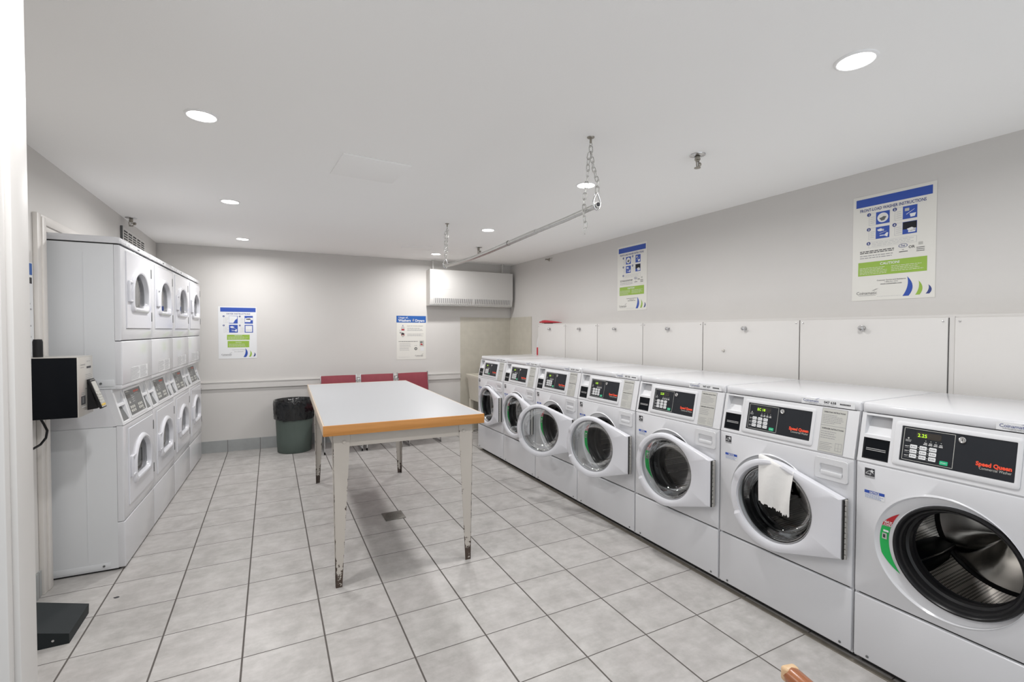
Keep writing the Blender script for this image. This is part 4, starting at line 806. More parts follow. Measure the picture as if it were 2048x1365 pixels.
def make_dryer():
    t = empty('stacked_dryer')
    b = MB()
    b.box(0, DW, 0.034, 0.60, 1.072, 1.913, ENAMEL_SIDE); b.box(0.004, DW-0.004, 0.05, 0.59, 0.02, 1.075, ENAMEL_SIDE)
    b.prismx([(0.034, 0.012), (0.60, 0.012), (0.60, 0.846), (0.034, 0.846)], 0, DW, ENAMEL_SIDE); b.prismx([(0.034, 0.850), (0.60, 0.850), (0.60, 1.068), (0.085, 1.068)], 0, DW, ENAMEL)
    # pressed outlines on the side
    for z0, z1 in ((0.075, 0.80), (1.10, 1.86)):
        b.box(-0.0015, 0, 0.17, 0.172, z0, z1, ENAMEL_SIDE); b.box(-0.0015, 0, 0.40, 0.403, z0, z1, ENAMEL_SIDE)
    b.box(-0.003, 0, 0.07, 0.55, 0.020, 0.052, ENAMEL_SIDE, 0.001); b.box(-0.003, 0, 0.04, 0.12, 1.085, 1.125, ENAMEL_SIDE, 0.001)
    b.lathe_y([(0.006, 0), (0.006, -0.004), (0, -0.004)], 0, 0, DRYPANEL, 10, xf=lambda x, y, z: (y-0.003, 0.10+x, 0.036+z)); b.lathe_y([(0.006, 0), (0.006, -0.004), (0, -0.004)], 0, 0, DRYPANEL, 10, xf=lambda x, y, z: (y-0.003, 0.10+x, 1.105+z))
    b.box(0.001, DW-0.001, 0.036, 0.05, 0.27, 0.30, SHADOWGAP); b.rect(-0.0005, 1.913, DW, 1.919, SHADOWGAP, -0.02); b.box(-0.0005, 0.001, 0.02, 0.59, 1.913, 1.9185, SHADOWGAP)
    b.build('cabinet', t)
    def plate(z0, z1, hz, name):
        b = MB(); x0, x1 = 0.0005, DW-0.0005; ax0, ax1, az0, az1 = hz
        us = [x0, ax0, ax1, x1]; zs = [z0, az0, az1, z1]
        o4 = b.rrect(x0, z0, x1, z1, 0.001, 1); 
        def rg(P, y): return [(p[0], y, p[1]) for p in P]
        q4 = [(x1, z0), (x1, z1), (x0, z1), (x0, z0)]; i4 = [(ax1, az0), (ax1, az1), (ax0, az1), (ax0, az0)]; s_ = lambda P, d: [(p[0]+(d if p[0] < DW/2 else -d), p[1]+(d if p[1] < (z0+z1)/2 else -d)) for p in P]
        b.loft([rg(q4, 0.033), rg(q4, 0.010), rg(s_(q4, 0.003), 0.003), rg(s_(q4, 0.010), 0.0), rg(i4, 0.0), rg(i4, 0.02)], ENAMEL); b.build(name, t)
    plate(1.353, 1.912, (0.081, 0.638, 1.423, 1.890), 'upper_front'); plate(0.286, 0.851, (0.081, 0.638, 0.351, 0.822), 'lower_front')
    b = MB(); b.box(0.083, 0.636, 0.012, 0.03, 1.425, 1.888, ENAMEL); b.box(0.083, 0.636, 0.012, 0.03, 0.353, 0.820, ENAMEL)
    b = MB(); b.rect(0.082, 1.423, 0.637, 1.4275, SHADOWGAP, -0.006); b.rect(0.082, 0.3515, 0.637, 0.3545, SHADOWGAP, -0.006); b.rect(0.082, 1.886, 0.637, 1.890, INKG, -0.006); b.rect(0.082, .818, .637, .822, SHADOWGAP, -0.006); b.build('door_gap', t)
    b = MB(); b.box(0.0005, DW-0.0005, 0.0, 0.05, 1.090, 1.349, ENAMEL, 0.007, 3); b.box(0.0005, DW-0.0005, 0.004, 0.06, 1.068, 1.092, ENAMEL, 0.003); b.rect(0.002, 1.348, DW-0.002, 1.354, SHADOWGAP, -0.012); b.build('middle_panel', t)
    b = MB(); b.box(0.0005, DW-0.0005, 0.0, 0.05, 0.012, 0.282, ENAMEL, 0.006, 3); b.build('toe_panel', t)
    b = MB(); b.box(0.01, DW-0.01, 0.03, 0.50, 0.0, 0.014, SHADOWGAP); b.build('base', t)
    b = MB(); b.rect(0.17, 1.10, 0.535, 1.185, WHITE, 0.0006)
    b.lines(.175, .345, 1.104, 1.181, 9, INKG, .0012, th=.35, jag=.3); b.lines(.360, .530, 1.104, 1.181, 9, INKG, .0012, th=.35, jag=.3); b.build('instruction_label', t)
    # console with two card slots
    b = MB(); us = [0.0005, 0.028, 0.145, 0.548, 0.645, DW-0.0005]; zs = [0.853, 0.868, 0.960, 0.972, 1.045, 1.068]
    for i in range(5):
        for j in range(5):
            if i in (1, 3) and j in (1, 3): continue
            b.rect(us[i], zs[j], us[i+1], zs[j+1], PLASTIC, 0, dc)
    b.box(0.0005, 0.0015, 0, 0.05, 0.853, 1.068, PLASTIC, xf=dc); b.box(DW-.0015, DW-.0005, 0, 0.05, 0.853, 1.068, PLASTIC, xf=dc)
    def pocket(u0, v0, u1, v1, dt, db, m, mb):
        b.add([(u0,0,v0),(u1,0,v0),(u1,0,v1),(u0,0,v1),(u0+.004,db,v0+.003),(u1-.004,db,v0+.003),(u1-.004,dt,v1-.003),(u0+.004,dt,v1-.003)], [(0,1,5,4),(1,2,6,5),(2,3,7,6),(3,0,4,7)], m, dc)
        b.add([(u0+.004,db,v0+.003),(u1-.004,db,v0+.003),(u1-.004,dt,v1-.003),(u0+.004,dt,v1-.003)], [(0,1,2,3)], mb, dc)
    for u0, u1 in ((.028, .145), (.548, .645)): pocket(u0, .972, u1, 1.045, .045, .012, PLASTIC, PLASTIC); pocket(u0, .868, u1, .960, .022, .003, PLASTIC, DRYPANEL)
    b.build('console', t)
    b = MB(); P0 = b.rrect(.176, .868, .530, 1.046, .008); P2 = b.rrect(.190, .880, .516, 1.034, .003)
    def rg(P, y): return [(p[0], y, p[1]) for p in P]
    b.loft([rg(P0, 0), rg(P0, -.003), rg(P2, -.003), rg(P2, 0)], PLASTIC, xf=dc); b.build('bezel', t)
    b = MB(); b.rect(.191, .881, .515, 1.033, DRYPANEL, .0015, dc); b.rect(.352, .885, .3535, 1.03, INKL, .002, dc)
    for s_ in (0.0, 0.162):
        for i in range(3):
            for j in range(2): x = .214+s_+i*.034; z = .920-j*.022; b.prism(b.rrect(x, z, x+.025, z+.015, .002, 2), -.0035, -.0015, LABELG, dc)
    b.text('Speed Queen', .366, 1.010, .020, RED, .002, dc, width=.11, bold=.03); b.lines(.366, .47, .994, 1.004, 1, LABELG, .002, dc, th=.5); b.rect(.208, .985, .285, 1.008, LCDOFF, .002, dc)
    b.poly([(.198, 1.024), (.30, 1.020), (.25, 1.030)], LABELG, .002, dc); b.poly([(.22, .952), (.26, .952), (.24, .970)], LABELG, .002, dc); b.poly([(.43, .886), (.50, .886), (.465, .893)], LABELG, .002, dc); b.lines(.30, .345, .95, 1.0, 4, INKL, .002, dc, th=.3); b.build('control_panel', t)
    door_dr(t, 1.425, 1.888, 1.667); door_dr(t, 0.354, 0.820, 0.596)
    b = MB(); prof = [(0.0, 1.921), (-0.002, 1.925), (-0.002, 1.945), (0.006, 1.956), (0.02, 1.959), (0.60, 1.959), (0.60, 1.921)]; rings = []
    for x, s_ in ((0, .006), (.004, .001), (.01, 0), (DW-.01, 0), (DW-.004, .001), (DW, .006)): rings.append([(x, p[0]+(s_ if p[0] < .3 else 0), p[1]-(s_ if p[1] > 1.93 else 0)) for p in prof])
    b.loft(rings, ENAMEL, flip=True, cap0=True, cap1=True); b.build('lid', t)
    lf = lambda x, y, z: (x, -0.0022+y, z); b = MB(); b.rect(.10, 1.926, .42, 1.944, WHITE, .0004, lf); logo(b, .12, 1.932, .013, INKG, lf, .001); b.text('047 640', .24, 1.931, .013, INKG, .001, lf); b.rect(.33, 1.931, .38, 1.938, INK, .001, lf); b.build('asset_sticker', t)
    return t
DL = ['nearest white stacked dryer, its grey side panel facing the camera behind the payment box', 'second white stacked dryer from the payment box', 'third white stacked dryer from the payment box, second from the back wall', 'farthest white stacked dryer, against the back wall']
DR0 = make_dryer(); DRY = [DR0]+[copy_tree(DR0) for _ in range(3)]
for i, t in enumerate(DRY):
    t.location = (0.012+sin(TD)*i*DPI, 0.855+cos(TD)*i*DPI, 0); t.rotation_euler = (0, 0, R90-TD); tag(t, DL[i], 'dryer', 'stacked dryers along the left wall')

# ------------------------------------------------------------------ folding table
TC = (1.515, 1.04); TR = -radians(1.6); TT = 0.910
t = tag(empty('laundry_table', (TC[0], TC[1], 0), TR), 'long folding table with white laminate top, honey wood edge and chipped cream metal legs', 'table')
hw, hl = 0.457, 1.055
b = MB(); b.box(-hw+.008, hw-.008, -hl+.008, hl-.008, TT-.050, TT, LAMINATE); b.build('tabletop', t)
for s_ in (-1, 1): b = MB(); b.box(-hw, hw, s_*hl, s_*(hl-.008), TT-.056, TT+.0005, HONEY, .0015); b.build('end_band', t)
for s_ in (-1, 1): b = MB(); b.box(s_*hw, s_*(hw-.008), -hl+.008, hl-.008, TT-.056, TT+.0005, PALEWOOD, .0015); b.build('side_band', t)
lx, ly = 0.405, 0.995
b = MB()
APR = mat('cream_metal_paint', (0.50, 0.465, 0.42), 0.45, noise=(10, .03, 3))
for s_ in (-1, 1):
    b = MB(); b.box(-lx+.02, lx-.02, s_*(ly-.012)-.008, s_*(ly-.012)+.008, TT-.133, TT-.051, APR, .001); b.build('end_apron', t)
    b = MB(); b.box(s_*(lx-.012)-.008, s_*(lx-.012)+.008, -ly+.02, ly-.02, TT-.133, TT-.051, APR, .001); b.build('side_apron', t)
def leg(sx, sy):
    b = MB(); n = 30; k = 8; zt = TT-.051; Vs = []; ed = []
    for fl in range(2):                                  # two tapered flanges of the angle iron
        base = len(b.V); V = []; 
        for j in range(n+1):
            z = zt*j/n; wd = 0.034+0.056*min(1, z/ (zt*0.97)) 
            ins = 0.012*(1-z/zt)
            for i in range(k+1):
                q = wd*i/k; ex = 1-min(i, k-i)/(k/2.0)
                if fl == 0: V.append((sx*(lx-ins-q), sy*(ly-ins*.6), z))
                else: V.append((sx*(lx-ins), sy*(ly-ins*.6-q*0.85), z))
                ed.append(ex)
        th = 0.003; m_ = len(V); back = [((v[0], v[1]-sy*th, v[2]) if fl == 0 else (v[0]-sx*th, v[1], v[2])) for v in V]; ed += ed[-m_:]
        F = []
        for j in range(n):
            for i in range(k): a = j*(k+1)+i; F += [(a, a+1, a+k+2, a+k+1), (a+m_, a+k+1+m_, a+k+2+m_, a+1+m_)]
            for a, c in ((j*(k+1), (j+1)*(k+1)), (j*(k+1)+k, (j+1)*(k+1)+k)): F.append((a, c, c+m_, a+m_))
        b.add(V+back, F, CHIPPED)
    bc = (sx*(lx-.060), sy*(ly+.0005))
    b.lathe_y([(.010, 0), (.010, -sy*-.003), (.004, -sy*-.005), (0, -sy*-.005)], bc[0], TT-.105, APR, 12, xf=lambda x, y, z: (x, y+sy*ly-(0 if sy > 0 else 0)+0, z))
    nb = len(b.V); o = b.build('leg', t)
    at = o.data.attributes.new('edge', 'FLOAT', 'POINT'); vals = ed+[0.0]*(len(o.data.vertices)-len(ed)); at.data.foreach_set('value', vals[:len(o.data.vertices)])
    return o
for sx in (-1, 1):
    for sy in (-1, 1): leg(sx, sy)

# ------------------------------------------------------------------ vinyl chairs against the back wall
def chair(x, rz, label):
    t = tag(empty('vinyl_chair', (x, 3.30, 0), rz), label, 'chair', 'burgundy chairs along the back wall')
    hw = 0.203
    def pad(z0, z1, y0, y1, lean):
        b = MB(); nx, nz = 14, 8; P = []
        for s_ in (0, 1):
            for j in range(nz+1):
                for i in range(nx+1):
                    u, v = i/nx*2-1, j/nz*2-1; puff = (1-u**6)*(1-v**6); x_ = u*hw*0.985; z = z0+(z1-z0)*j/nz-0.006*(1-u*u)*0
                    y = (y0-0.012*puff+0.0 if s_ == 0 else y1+0.008*puff)+lean*j/nz+0.020*(1-u*u)
                    P.append((x_, y, z))
        m_ = (nx+1)*(nz+1); F = []
        for j in range(nz):
            for i in range(nx): a = j*(nx+1)+i; F += [(a, a+1, a+nx+2, a+nx+1), (a+m_, a+nx+1+m_, a+nx+2+m_, a+1+m_)]
        for i in range(nx): F += [(i, i+m_, i+1+m_, i+1), (nz*(nx+1)+i, nz*(nx+1)+i+1, nz*(nx+1)+i+1+m_, nz*(nx+1)+i+m_)]
        for j in range(nz): a = j*(nx+1); F += [(a, a+nx+1, a+nx+1+m_, a+m_), (a+nx, a+nx+m_, a+2*nx+1+m_, a+2*nx+1)]
        b.add(P, F, BURG); return b
    pad(0.50, 0.855, 0.125, 0.155, 0.05).build('backrest', t, smooth=50)
    b = MB(); b.box(-hw+.002, hw-.002, -0.27, 0.14, 0.425, 0.485, BURG, .02, 3); b.build('seat', t)
    for s_ in (-1, 1):
        b = MB(); x0 = s_*(hw+.004)
        b.prismx([(0.150, 0.03), (0.178, 0.03), (0.168, 0.45), (0.208, 0.868), (0.180, 0.868), (0.140, 0.45)], x0-.0045, x0+.0045, CHROME)
        b.build('side_post', t)
        b = MB(); b.prismx([(-0.262, 0.0), (-0.236, 0.0), (-0.236, 0.44), (-0.262, 0.44)], x0-.0045, x0+.0045, CHROME); b.prismx([(-0.262, 0.0), (0.178, 0.0), (0.178, 0.03), (-0.262, 0.03)], x0-.0045, x0+.0045, CHROME); b.build('leg', t)
    for y in (-0.24, 0.13): b = MB(); b.box(-hw-.006, hw+.006, y, y+.025, 0.405, 0.425, CHROME); b.build('seat_rail', t)
chair(1.528, 0.0, 'burgundy vinyl chair nearest the waste bin, left of the three behind the table')
chair(1.995, 0.0, 'middle burgundy vinyl chair of the three behind the table')
chair(2.470, radians(5), 'burgundy vinyl chair showing most of its backrest, right of the three, nearest the heater')
for k, x in enumerate((1.762, 2.232)):
    b = MB(); b.box(-.018, .018, -.006, .006, 0, .045, STEEL, .002); b.box(-.012, .012, -.012, .012, -.015, .0, STEEL)
    for s_ in (-1, 1): b.box(s_*.016, s_*.0275, -.004, .004, .0, .02, STEEL)
    tag(b.build('chair_connector', loc=(x, 3.45, 0.775)), ['small grey metal clip joining the left and middle burgundy chairs', 'small grey metal clip joining the middle and right burgundy chairs'][k], 'chair clip', 'clips between the burgundy chairs')

# ------------------------------------------------------------------ waste bin and liner
BX, BY = 1.030, 3.440
t = tag(empty('waste_bin', (BX, BY, 0)), 'round dark green grey waste bin by the back wall with a black liner', 'waste bin')
b = MB(); prof = [(0.178, 0.0), (0.184, 0.006), (0.190, 0.12), (0.206, 0.52), (0.212, 0.575), (0.219, 0.580), (0.219, 0.592), (0.210, 0.594), (0.205, 0.58), (0.198, 0.50), (0.178, 0.02)]
b.lathe_z(prof, 0, 0, BINM, 48, cap0=True, cap1=True); b.build('bin_body', t, smooth=60)
b = MB(); n = 120; rings = []
rp = [(0.150, 0.30, 0), (0.170, 0.42, .4), (0.184, 0.53, .5), (0.196, 0.585, .3), (0.208, 0.600, .1), (0.2205, 0.602, .1), (0.2235, 0.594, .1), (0.224, 0.56, .7), (0.220, 0.51, 1.0), (0.217, 0.46, 1.0), (0.213, 0.42, 1.0), (0.209, 0.385, .8)]
for r, z, wv in rp:
    R_ = []
    for i in range(n):
        a = 2*pi*i/n; wr = wv*(0.006*abs(sin(a*8.5+z*9))+0.004*sin(a*23+1.3+z*45)+0.003*sin(a*7-z*20))
        zz = z+(0 if wv < .3 else 0); hem = 0
        if z < 0.53 and r > 0.21: hem = (0.035*sin(a*1.0+3.6)+0.012*sin(a*3+1)+0.005*sin(a*11))*(0.56-z)/0.16
        R_.append(((r+abs(wr))*cos(a), (r+abs(wr))*sin(a), zz-hem))
    rings.append(R_)
b.loft(rings, BAGM, flip=True); o = b.build('bin_liner', loc=(BX, BY, 0), smooth=60); tag(o, 'black plastic bag lining the round waste bin, folded over its rim', 'bin liner')

# ------------------------------------------------------------------ wall heater
t = tag(empty('wall_heater', (2.685, 3.455, 1.752), -0.02), 'cream ceiling-hung cabinet heater in the far right corner with a louvred bottom', 'heater')
b = MB(); L_ = 1.225; b.prismx([(0.0, 0.115), (0.0, 0.478), (0.005, 0.483), (0.215, 0.483), (0.215, 0.0), (0.030, 0.0), (0.026, 0.008)], 0, L_, CREAM); b.prismx([(-.001, .112), (-.001, .48), (.215, .48), (.215, 0.0), (.028, 0.0)], -.0015, 0, CASING)
b.box(.04, .30, -.001, 0, .215, .218, INKL); b.box(-.003, L_+.003, .022, .034, -.002, .012, STEEL); b.build('body', t)
def hf(x, y, z): return (x, (0.0+(0.028)*(1-z/0.107))+y, 0.006+z)
for x0, x1 in ((.055, .60), (.63, L_-.04)):
    b = MB(); b.rect(x0, .018, x1, .092, INKG, .001, hf); k = int((x1-x0)/.026)
    for i in range(k): u = x0+.003+i*(x1-x0)/k; b.box(u, u+.014, -.006, -.001, .018, .092, CREAM, xf=hf)
    b.build('grille', t)
for x in (.07, L_-.12): b = MB(); b.tube([(x, .10, .483), (x, .10, H-1.752)], .011, CREAM, 12); b.lathe_z([(.02, H-1.752-.004), (.02, H-1.752)], x, .10, CREAM, 12); b.build('hanger_rod', t)

# ------------------------------------------------------------------ laundry sink
t = tag(empty('laundry_sink', (3.21, 2.96, 0)), 'beige moulded laundry sink in the corner beyond the far washer', 'sink')
b = MB(); 
def rr3(x0, y0, x1, y1, r, z): return [(p[0], p[1], z) for p in b.rrect(x0, y0, x1, y1, r)]
b.loft([rr3(.035, .035, .555, .52, .05, .46), rr3(.012, .015, .58, .54, .05, .74), rr3(.0, .0, .60, .56, .04, .775), rr3(0, 0, .60, .56, .04, .808), rr3(.02, .02, .58, .54, .04, .81), rr3(.035, .035, .56, .52, .05, .74), rr3(.06, .06, .53, .49, .06, .50)], BEIGE, cap0=True, cap1=True); b.build('basin', t)
for x, y in ((.05, .05), (.52, .05), (.05, .48), (.52, .48)):
    b = MB(); b.prismx([(y-.02, 0), (y+.02, 0), (y+.03, .465), (y-.03, .465)], x-.012, x+.03, BEIGE); b.build('leg', t)
b = MB(); b.tube([(.28, .26, .46), (.28, .26, .30), (.28, .30, .22), (.28, .36, .22), (.28, .44, .30), (.28, .62, .30)], .02, BLACK, 10); b.build('drain_pipe', t)
b = MB(); b.tube([(.22, .54, .86), (.36, .54, .86)], .012, CHROME, 8); b.tube([(.29, .54, .86), (.29, .54, .92), (.29, .48, .96), (.29, .38, .95), (.29, .33, .90)], .009, CHROME, 8)
for x in (.22, .36): b.lathe_z([(.018, .872), (.018, .885), (.006, .89)], x, .54, CHROME, 10, cap0=True, cap1=True)
b.tube([(.29, .54, .81), (.29, .54, .86)], .012, CHROME, 8); b.build('faucet', t)

# ------------------------------------------------------------------ cleaning things on the chase
t = tag(empty('cleaning_bottle', (3.89, 2.592, 1.095)), 'white plastic bottle with a red base label standing left of the access panels', 'bottle')
b = MB(); rings = []
for w_, d_, z in ((.108, .05, 0), (.112, .052, .015), (.104, .052, .07), (.082, .048, .15), (.055, .038, .22), (.036, .026, .28), (.026, .018, .33), (.022, .016, .36)): rings.append([(d_*cos(2*pi*i/24), w_*sin(2*pi*i/24), z) for i in range(24)])
b.loft(rings, PLASTIC, cap0=True, cap1=True); b.build('bottle_body', t, smooth=60)
b = MB(); b.box(-.060, -.046, -.050, .012, .004, .105, REDPL, .005); b.build('label', t); b = MB(); b.lathe_z([(.017, .355), (.017, .372), (.012, .375)], 0, 0, INKG, 14, cap0=True, cap1=True); b.build('cap', t)
b = MB(); rings = []     # red scoop lying on the ledge
for y, wd, h0, h1 in ((0.0, .012, .012, .030), (-.03, .014, .010, .032), (-.032, .020, .006, .042), (-.06, .034, .004, .046), (-.10, .040, .003, .044), (-.17, .040, .004, .034), (-.24, .030, .006, .022), (-.285, .010, .008, .012)):
    rings.append([(wd*cos(2*pi*i/12), y*1.75, (h0+h1)/2+(h1-h0)/2*sin(2*pi*i/12)) for i in range(12)])
b.loft(rings, REDPL, cap0=True, cap1=True); b.box(-.01, .01, -.30, -.12, -.0, .006, BLACK, .002); o = b.build('scoop', loc=(3.870, 2.585, 1.502), smooth=50); tag(o, 'red pointed plastic scoop lying on top of the far access panel', 'scoop')

# ------------------------------------------------------------------ payment kiosk on the left wall
KX, K0, K1, KZ0, KZ1 = -0.085, 0.487, 0.708, 0.968, 1.275
t = tag(empty('payment_kiosk', (XL, K0, KZ0)), 'wall-mounted card payment box with black side and pale front beside the nearest dryer', 'payment terminal')
kw, kd, kh = KX-XL, K1-K0, KZ1-KZ0
b = MB(); b.box(0, kw-.004, 0, kd, 0, kh-.001, BLACKSH, .004); b.build('housing', t)
b = MB(); b.box(kw-.005, kw, -.001, kd+.001, -.001, kh+.001, MIRR, .0015); b.box(.0, kw, .0, kd, kh-.001, kh+.0015, MIRR); b.build('front_plate', t)
kf = lambda x, y, z: (kw-y, x, z)
b = MB(); b.text('Coinamatic', .03, .262, .016, INKG, .0006, kf); b.lines(.03, .09, .248, .256, 1, INKG, .0006, kf, th=.4); b.text('INSERT CARD', .125, .278, .008, INKG, .0006, kf); b.rect(.125, .243, .190, .254, INK, .0006, kf); b.lines(.105, .205, .180, .215, 4, INKG, .0006, kf, th=.25); b.rect(.10, .1365, .21, .1385, INK, .0006, kf)
b.rect(.035, .058, .098, .103, INK, .0006, kf); b.rect(.052, .066, .075, .098, DRYPANEL, .0009, kf); b.lines(.04, .09, .108, .124, 2, INKG, .0006, kf, th=.4); b.lines(.04, .12, .040, .050, 1, INKL, .0006, kf, th=.4); b.build('markings', t)
b = MB(); b.lathe_z([(.0195, kh), (.0195, kh+.080), (.0165, kh+.092), (0, kh+.093)], .050, .100, BLACK, 20, cap0=True); b.build('antenna', t)
# pin pad on a black wedge bracket
b = MB(); b.prism([(kw, .020), (kw+.040, .026), (kw+.012, .150), (kw, .168)], kd-.095, kd-.008, BLACK); b.build('pad_bracket', t)
pa = MB(); th_ = atan2(.050, .152)
def pf(x, y, z): # local: x across (world y), z along the slab, y outward thickness
    cx_, cz_ = kw+.052, .022; return (cx_-z*sin(th_)-y*cos(th_), kd-.100+x, cz_+z*cos(th_)-y*sin(th_))
pa.box(0, .082, -.012, .0, 0, .168, BLACK, .003, xf=pf); pa.rect(.006, .006, .076, .162, MIRR, .0124, pf); pa.rect(.010, .095, .072, .150, LABELG, .0128, pf); pa.rect(.008, .152, .074, .160, BLACK, .0128, pf)
for i in range(3):
    for j in range(5): pa.box(.014+i*.020, .029+i*.020, -.0155, -.0122, .012+j*.0155, .023+j*.0155, (LABELG if j else mat('key_yellow', (.6, .42, .08), .5)), .001, xf=pf)
pa.build('pin_pad', t)
b = MB(); pts = [(-.255, .555, .970), (-.250, .582, .935), (-.244, .605, .895), (-.248, .600, .858), (-.258, .565, .832), (-.285, .48, .812), (-.314, .42, .80)]
fine = []
for i in range(len(pts)-1):
    for q in range(4): fine.append(tuple(pts[i][k]+(pts[i+1][k]-pts[i][k])*q/4 for k in range(3)))
b.tube(fine+[pts[-1]], .0055, BLACK, 8); tag(b.build('power_cable', smooth=60), 'black power cable curling out from under the payment box', 'cable')
# black wedge box on the floor
t = tag(empty('wedge_box', (XL+.012, .128, 0)), 'low black speckled metal wedge box on the floor beside the doorway casing', 'box')
wl = .273; b = MB(); 
V = [(0,0,0),(wl,0,0),(wl,.255,0),(0,.255,0),(0,0,.125),(wl,0,.045),(wl,.262,.045),(0,.262,.125)]
b.add(V, [(0,3,2,1),(4,5,6,7),(0,1,5,4),(1,2,6,5),(2,3,7,6),(3,0,4,7)], SPECK); b.build('shell', t)
b = MB(); b.lathe_y([(.006, 0), (.005, -.003), (0, -.0035)], wl-.055, .028, CHROME, 10, flip=True); b.build('screw', t)

# ------------------------------------------------------------------ floor drain and debris
DRN = mat('drain_iron', (0.16, 0.15, 0.135), 0.5, metal=0.5); b = MB(); b.box(-.075, .075, -.080, .080, 0, .004, DRN, .001); 
for r in (.062, .046, .030, .014):
    b.lathe_z([(r, .004), (r, .0055), (r-.004, .0055), (r-.004, .004)], 0, 0, STEEL, 32)

for k in range(18):
    for rr_ in (.054, .038, .022):
        a = 2*pi*k/18; b.add([(rr_*cos(a+d)+e*cos(a), rr_*sin(a+d)+e*sin(a), .0052) for d, e in ((-.07, -.005), (.07, -.005), (.07, .005), (-.07, .005))], [(0, 3, 2, 1), (0, 1, 2, 3)], SHADOWGAP)
tag(b.build('floor_drain', loc=(1.612, .938, 0)), 'square metal floor drain grate with round strainer under the table', 'drain')
b = MB(); rings = [[((.012+.004*sin(i*2))*cos(2*pi*i/9)*s_, (.007+.002*cos(i*3))*sin(2*pi*i/9)*s_, z) for i in range(9)] for s_, z in ((1, 0), (.8, .003), (.2, .004))]
b.loft(rings, INK, cap0=True, cap1=True); tag(b.build('lint_scrap', loc=(.051, .494, .0)), 'tiny dark scrap on the floor tiles near the black wedge box', 'scrap')
b = MB(); b.box(2.995, 3.02, -2.4, 2.49, 0.0, .004, GAPSHADE); struct(b, 'washer_gap_strip')  # shade of the gap under the washers, painted as a dark floor strip

# ------------------------------------------------------------------ hanging rod and chains
b = MB(); rp = [(-.800, 2.026), (-.771, 2.022), (-.527, 2.012), (-.102, 2.004), (.129, 1.997), (.45, 1.988), (.762, 1.983), (1.1, 1.988), (1.423, 1.999), (1.46, 2.000)]
path = []
for i in range(len(rp)-1):
    for q in range(4): path.append((2.2, rp[i][0]+(rp[i+1][0]-rp[i][0])*q/4, rp[i][1]+(rp[i+1][1]-rp[i][1])*q/4))
path.append((2.2, rp[-1][0], rp[-1][1]))
t = tag(empty('hanging_rod', (0, 0, 0)), 'slightly sagging galvanised clothes rod hung from the ceiling on two chains', 'clothes rod')
b.tube(path[:len(path)//3], .0135, STEEL, 14); b.tube(path[len(path)//3-1:], .0155, STEEL, 14); b.build('tube', t, smooth=50)
b = MB(); b.lathe_y([(.0175, 0), (.0175, .012), (.014, .014)], 2.2, 1.997, STEEL, 16, xf=lambda x, y, z: (x, y+.16, z), cap=True); b.build('collar', t)
b = MB(); b.lathe_y([(.010, -.003), (.010, 0.004)], 2.2, 2.026, INK, 14, xf=lambda x, y, z: (x, y-.8, z)); b.poly([(2.2+.010*cos(2*pi*i/14), 2.026+.010*sin(2*pi*i/14)) for i in range(14)], INK, .802); b.build('bore', t)
def torus_link(L=0.036, Wd=0.017, r=0.0022):
    b = MB(); P = []; n = 8; s_ = (L-Wd)/2
    for i in range(n+1): a = pi*i/n; P.append((Wd/2*cos(a), 0, s_+Wd/2*sin(a)))
    for i in range(n+1): a = pi+pi*i/n; P.append((Wd/2*cos(a), 0, -s_+Wd/2*sin(a)))
    b.tube(P, r, STEEL, 6, closed=True); return b
def hook(t, base):
    b = MB(); b.lathe_z([(.019, 0), (.017, -.004), (.006, -.008), (.006, -.028), (.003, -.030)], base[0], base[1], BRASS, 16, xf=lambda x, y, z: (x, y, z+base[2]), flip=True)
    P = [(base[0], base[1]+.010*sin(a), base[2]-.038-.010*cos(a)+.0) for a in [pi-2*pi*i/14*0.86 for i in range(15)]]; b.tube(P, .0022, STEEL, 6); b.build('ceiling_hook', t)
LK = None
def run(t, pts, pitch=0.029):
    """links laid along a polyline"""
    global LK
    P = [Vector(p) for p in pts]; segs = []; tot = 0
    for i in range(len(P)-1): d = (P[i+1]-P[i]).length; segs.append((tot, d)); tot += d
    k = max(1, int(round(tot/pitch)))
    for j in range(k):
        s_ = (j+.5)*tot/k
        for i, (a, d) in enumerate(segs):
            if a <= s_ <= a+d+1e-9: p = P[i].lerp(P[i+1], (s_-a)/d); dr = (P[i+1]-P[i]).normalized(); break
        if LK is None: LK = torus_link().build('chain_link', t, smooth=60); o = LK
        else: o = LK.copy(); C.objects.link(o); o.parent = t
        q = dr.to_track_quat('Z', 'Y'); o.rotation_mode = 'QUATERNION'
        from mathutils import Quaternion
        o.rotation_quaternion = q @ Quaternion((0, 0, 1), (pi/2 if j % 2 else 0)+0.3); o.location = p
t = tag(empty('hanging_chain', (0, 0, 0)), 'steel chain with a loose tail holding up the near end of the clothes rod', 'chain', 'chains holding the clothes rod')
hook(t, (2.2, -.738, H)); run(t, [(2.2, -.738, H-.045), (2.2, -.742, H-.085), (2.2, -.762, 2.21), (2.2, -.795, 2.135), (2.2, -.790, 2.085)])
run(t, [(2.198, -.733, H-.075), (2.199, -.720, 2.265), (2.198, -.717, 2.19), (2.182, -.712, 2.07), (2.180, -.712, 1.994), (2.196, -.702, 1.950), (2.199, -.694, 1.905)])
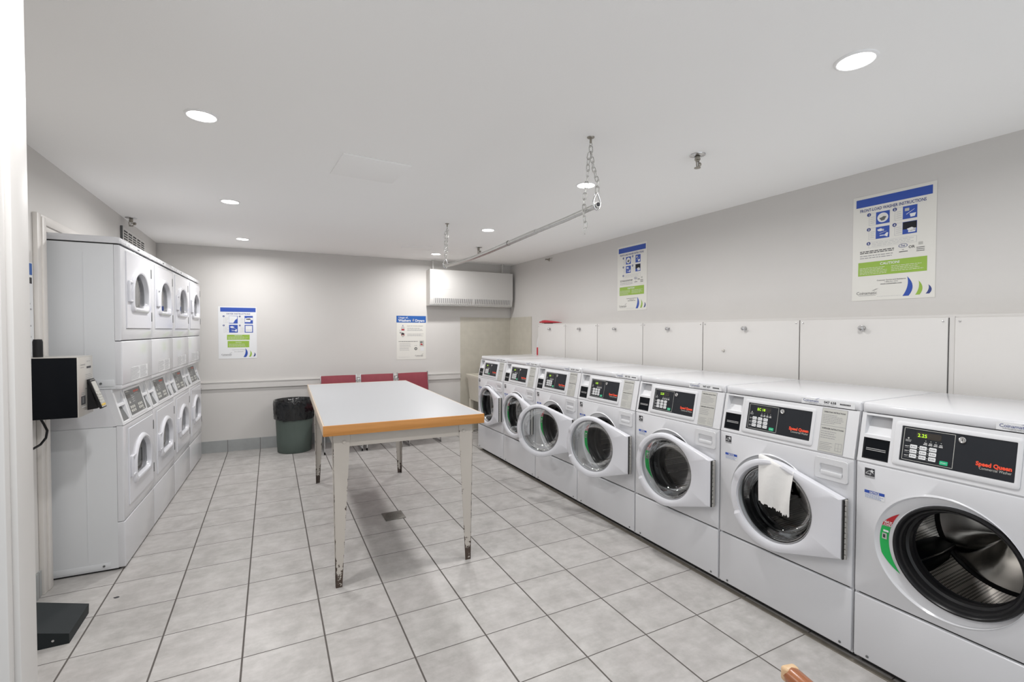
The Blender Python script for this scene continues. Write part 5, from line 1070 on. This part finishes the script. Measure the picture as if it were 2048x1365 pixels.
def snap(t, y, z, h=.085):
    b = MB(); P = []
    for i in range(20): a = 2*pi*i/20; wd = .021 if sin(a) < 0 else .021-.011*sin(a); P.append((2.2+wd*cos(a), y, z+(h/2)*sin(a)*1.0+(h/2-.024)))
    b.tube(P, .0045, CHROME, 8, closed=True); b.build('snap_hook', t, smooth=60)
snap(t, -.790, 2.026, .080)
t = tag(empty('hanging_chain', (0, 0, 0)), 'steel chain loop holding up the far end of the clothes rod', 'chain', 'chains holding the clothes rod')
hook(t, (2.2, 1.385, H)); run(t, [(2.2, 1.385, H-.045), (2.185, 1.39, 2.28), (2.190, 1.41, 2.16), (2.2, 1.43, 2.075)]); run(t, [(2.205, 1.385, H-.05), (2.225, 1.45, 2.30), (2.222, 1.452, 2.16), (2.205, 1.440, 2.075)]); snap(t, 1.435, 2.003, .080)

# ------------------------------------------------------------------ wooden armchair at the camera, only an arm tip in view
t = tag(empty('wooden_armchair', (1.588, -1.992, 0), -radians(14.6)), 'varnished wooden armchair of which only one rounded arm tip shows at the lower right', 'armchair')
for s_ in (1, -1):
    b = MB(); rings = []
    for y, wd, hh in ((.075, .010, .008), (.070, .018, .016), (.055, .022, .020), (0, .022, .021), (-.40, .022, .021)):
        rings.append([(s_*.25+wd*cos(a), y, .628+hh*sin(a)*(1 if sin(a) > 0 else .9)) for a in [2*pi*i/16 for i in range(16)]])
    b.loft(rings, CHERRY, flip=True, cap0=True, cap1=True); b.build('arm', t, smooth=50)
    b = MB(); b.box(s_*.25-.019, s_*.25+.019, .055, .078, .612, .646, PALEEND, .008, 3); b.build('arm_tip', t)
    b = MB(); b.box(s_*.25-.018, s_*.25+.018, -.01, .03, 0, .612, DARKWOOD, .006); b.build('leg', t); b = MB(); b.box(s_*.25-.018, s_*.25+.018, -.43, -.39, 0, .80, DARKWOOD, .006); b.build('leg', t)
b = MB(); b.box(-.225, .225, -.40, .02, .38, .44, BURG, .015, 3); b.build('seat', t); b = MB(); b.box(-.225, .225, -.435, -.40, .55, .80, CHERRY, .01); b.build('backrest', t)
bpy.context.view_layer.update()
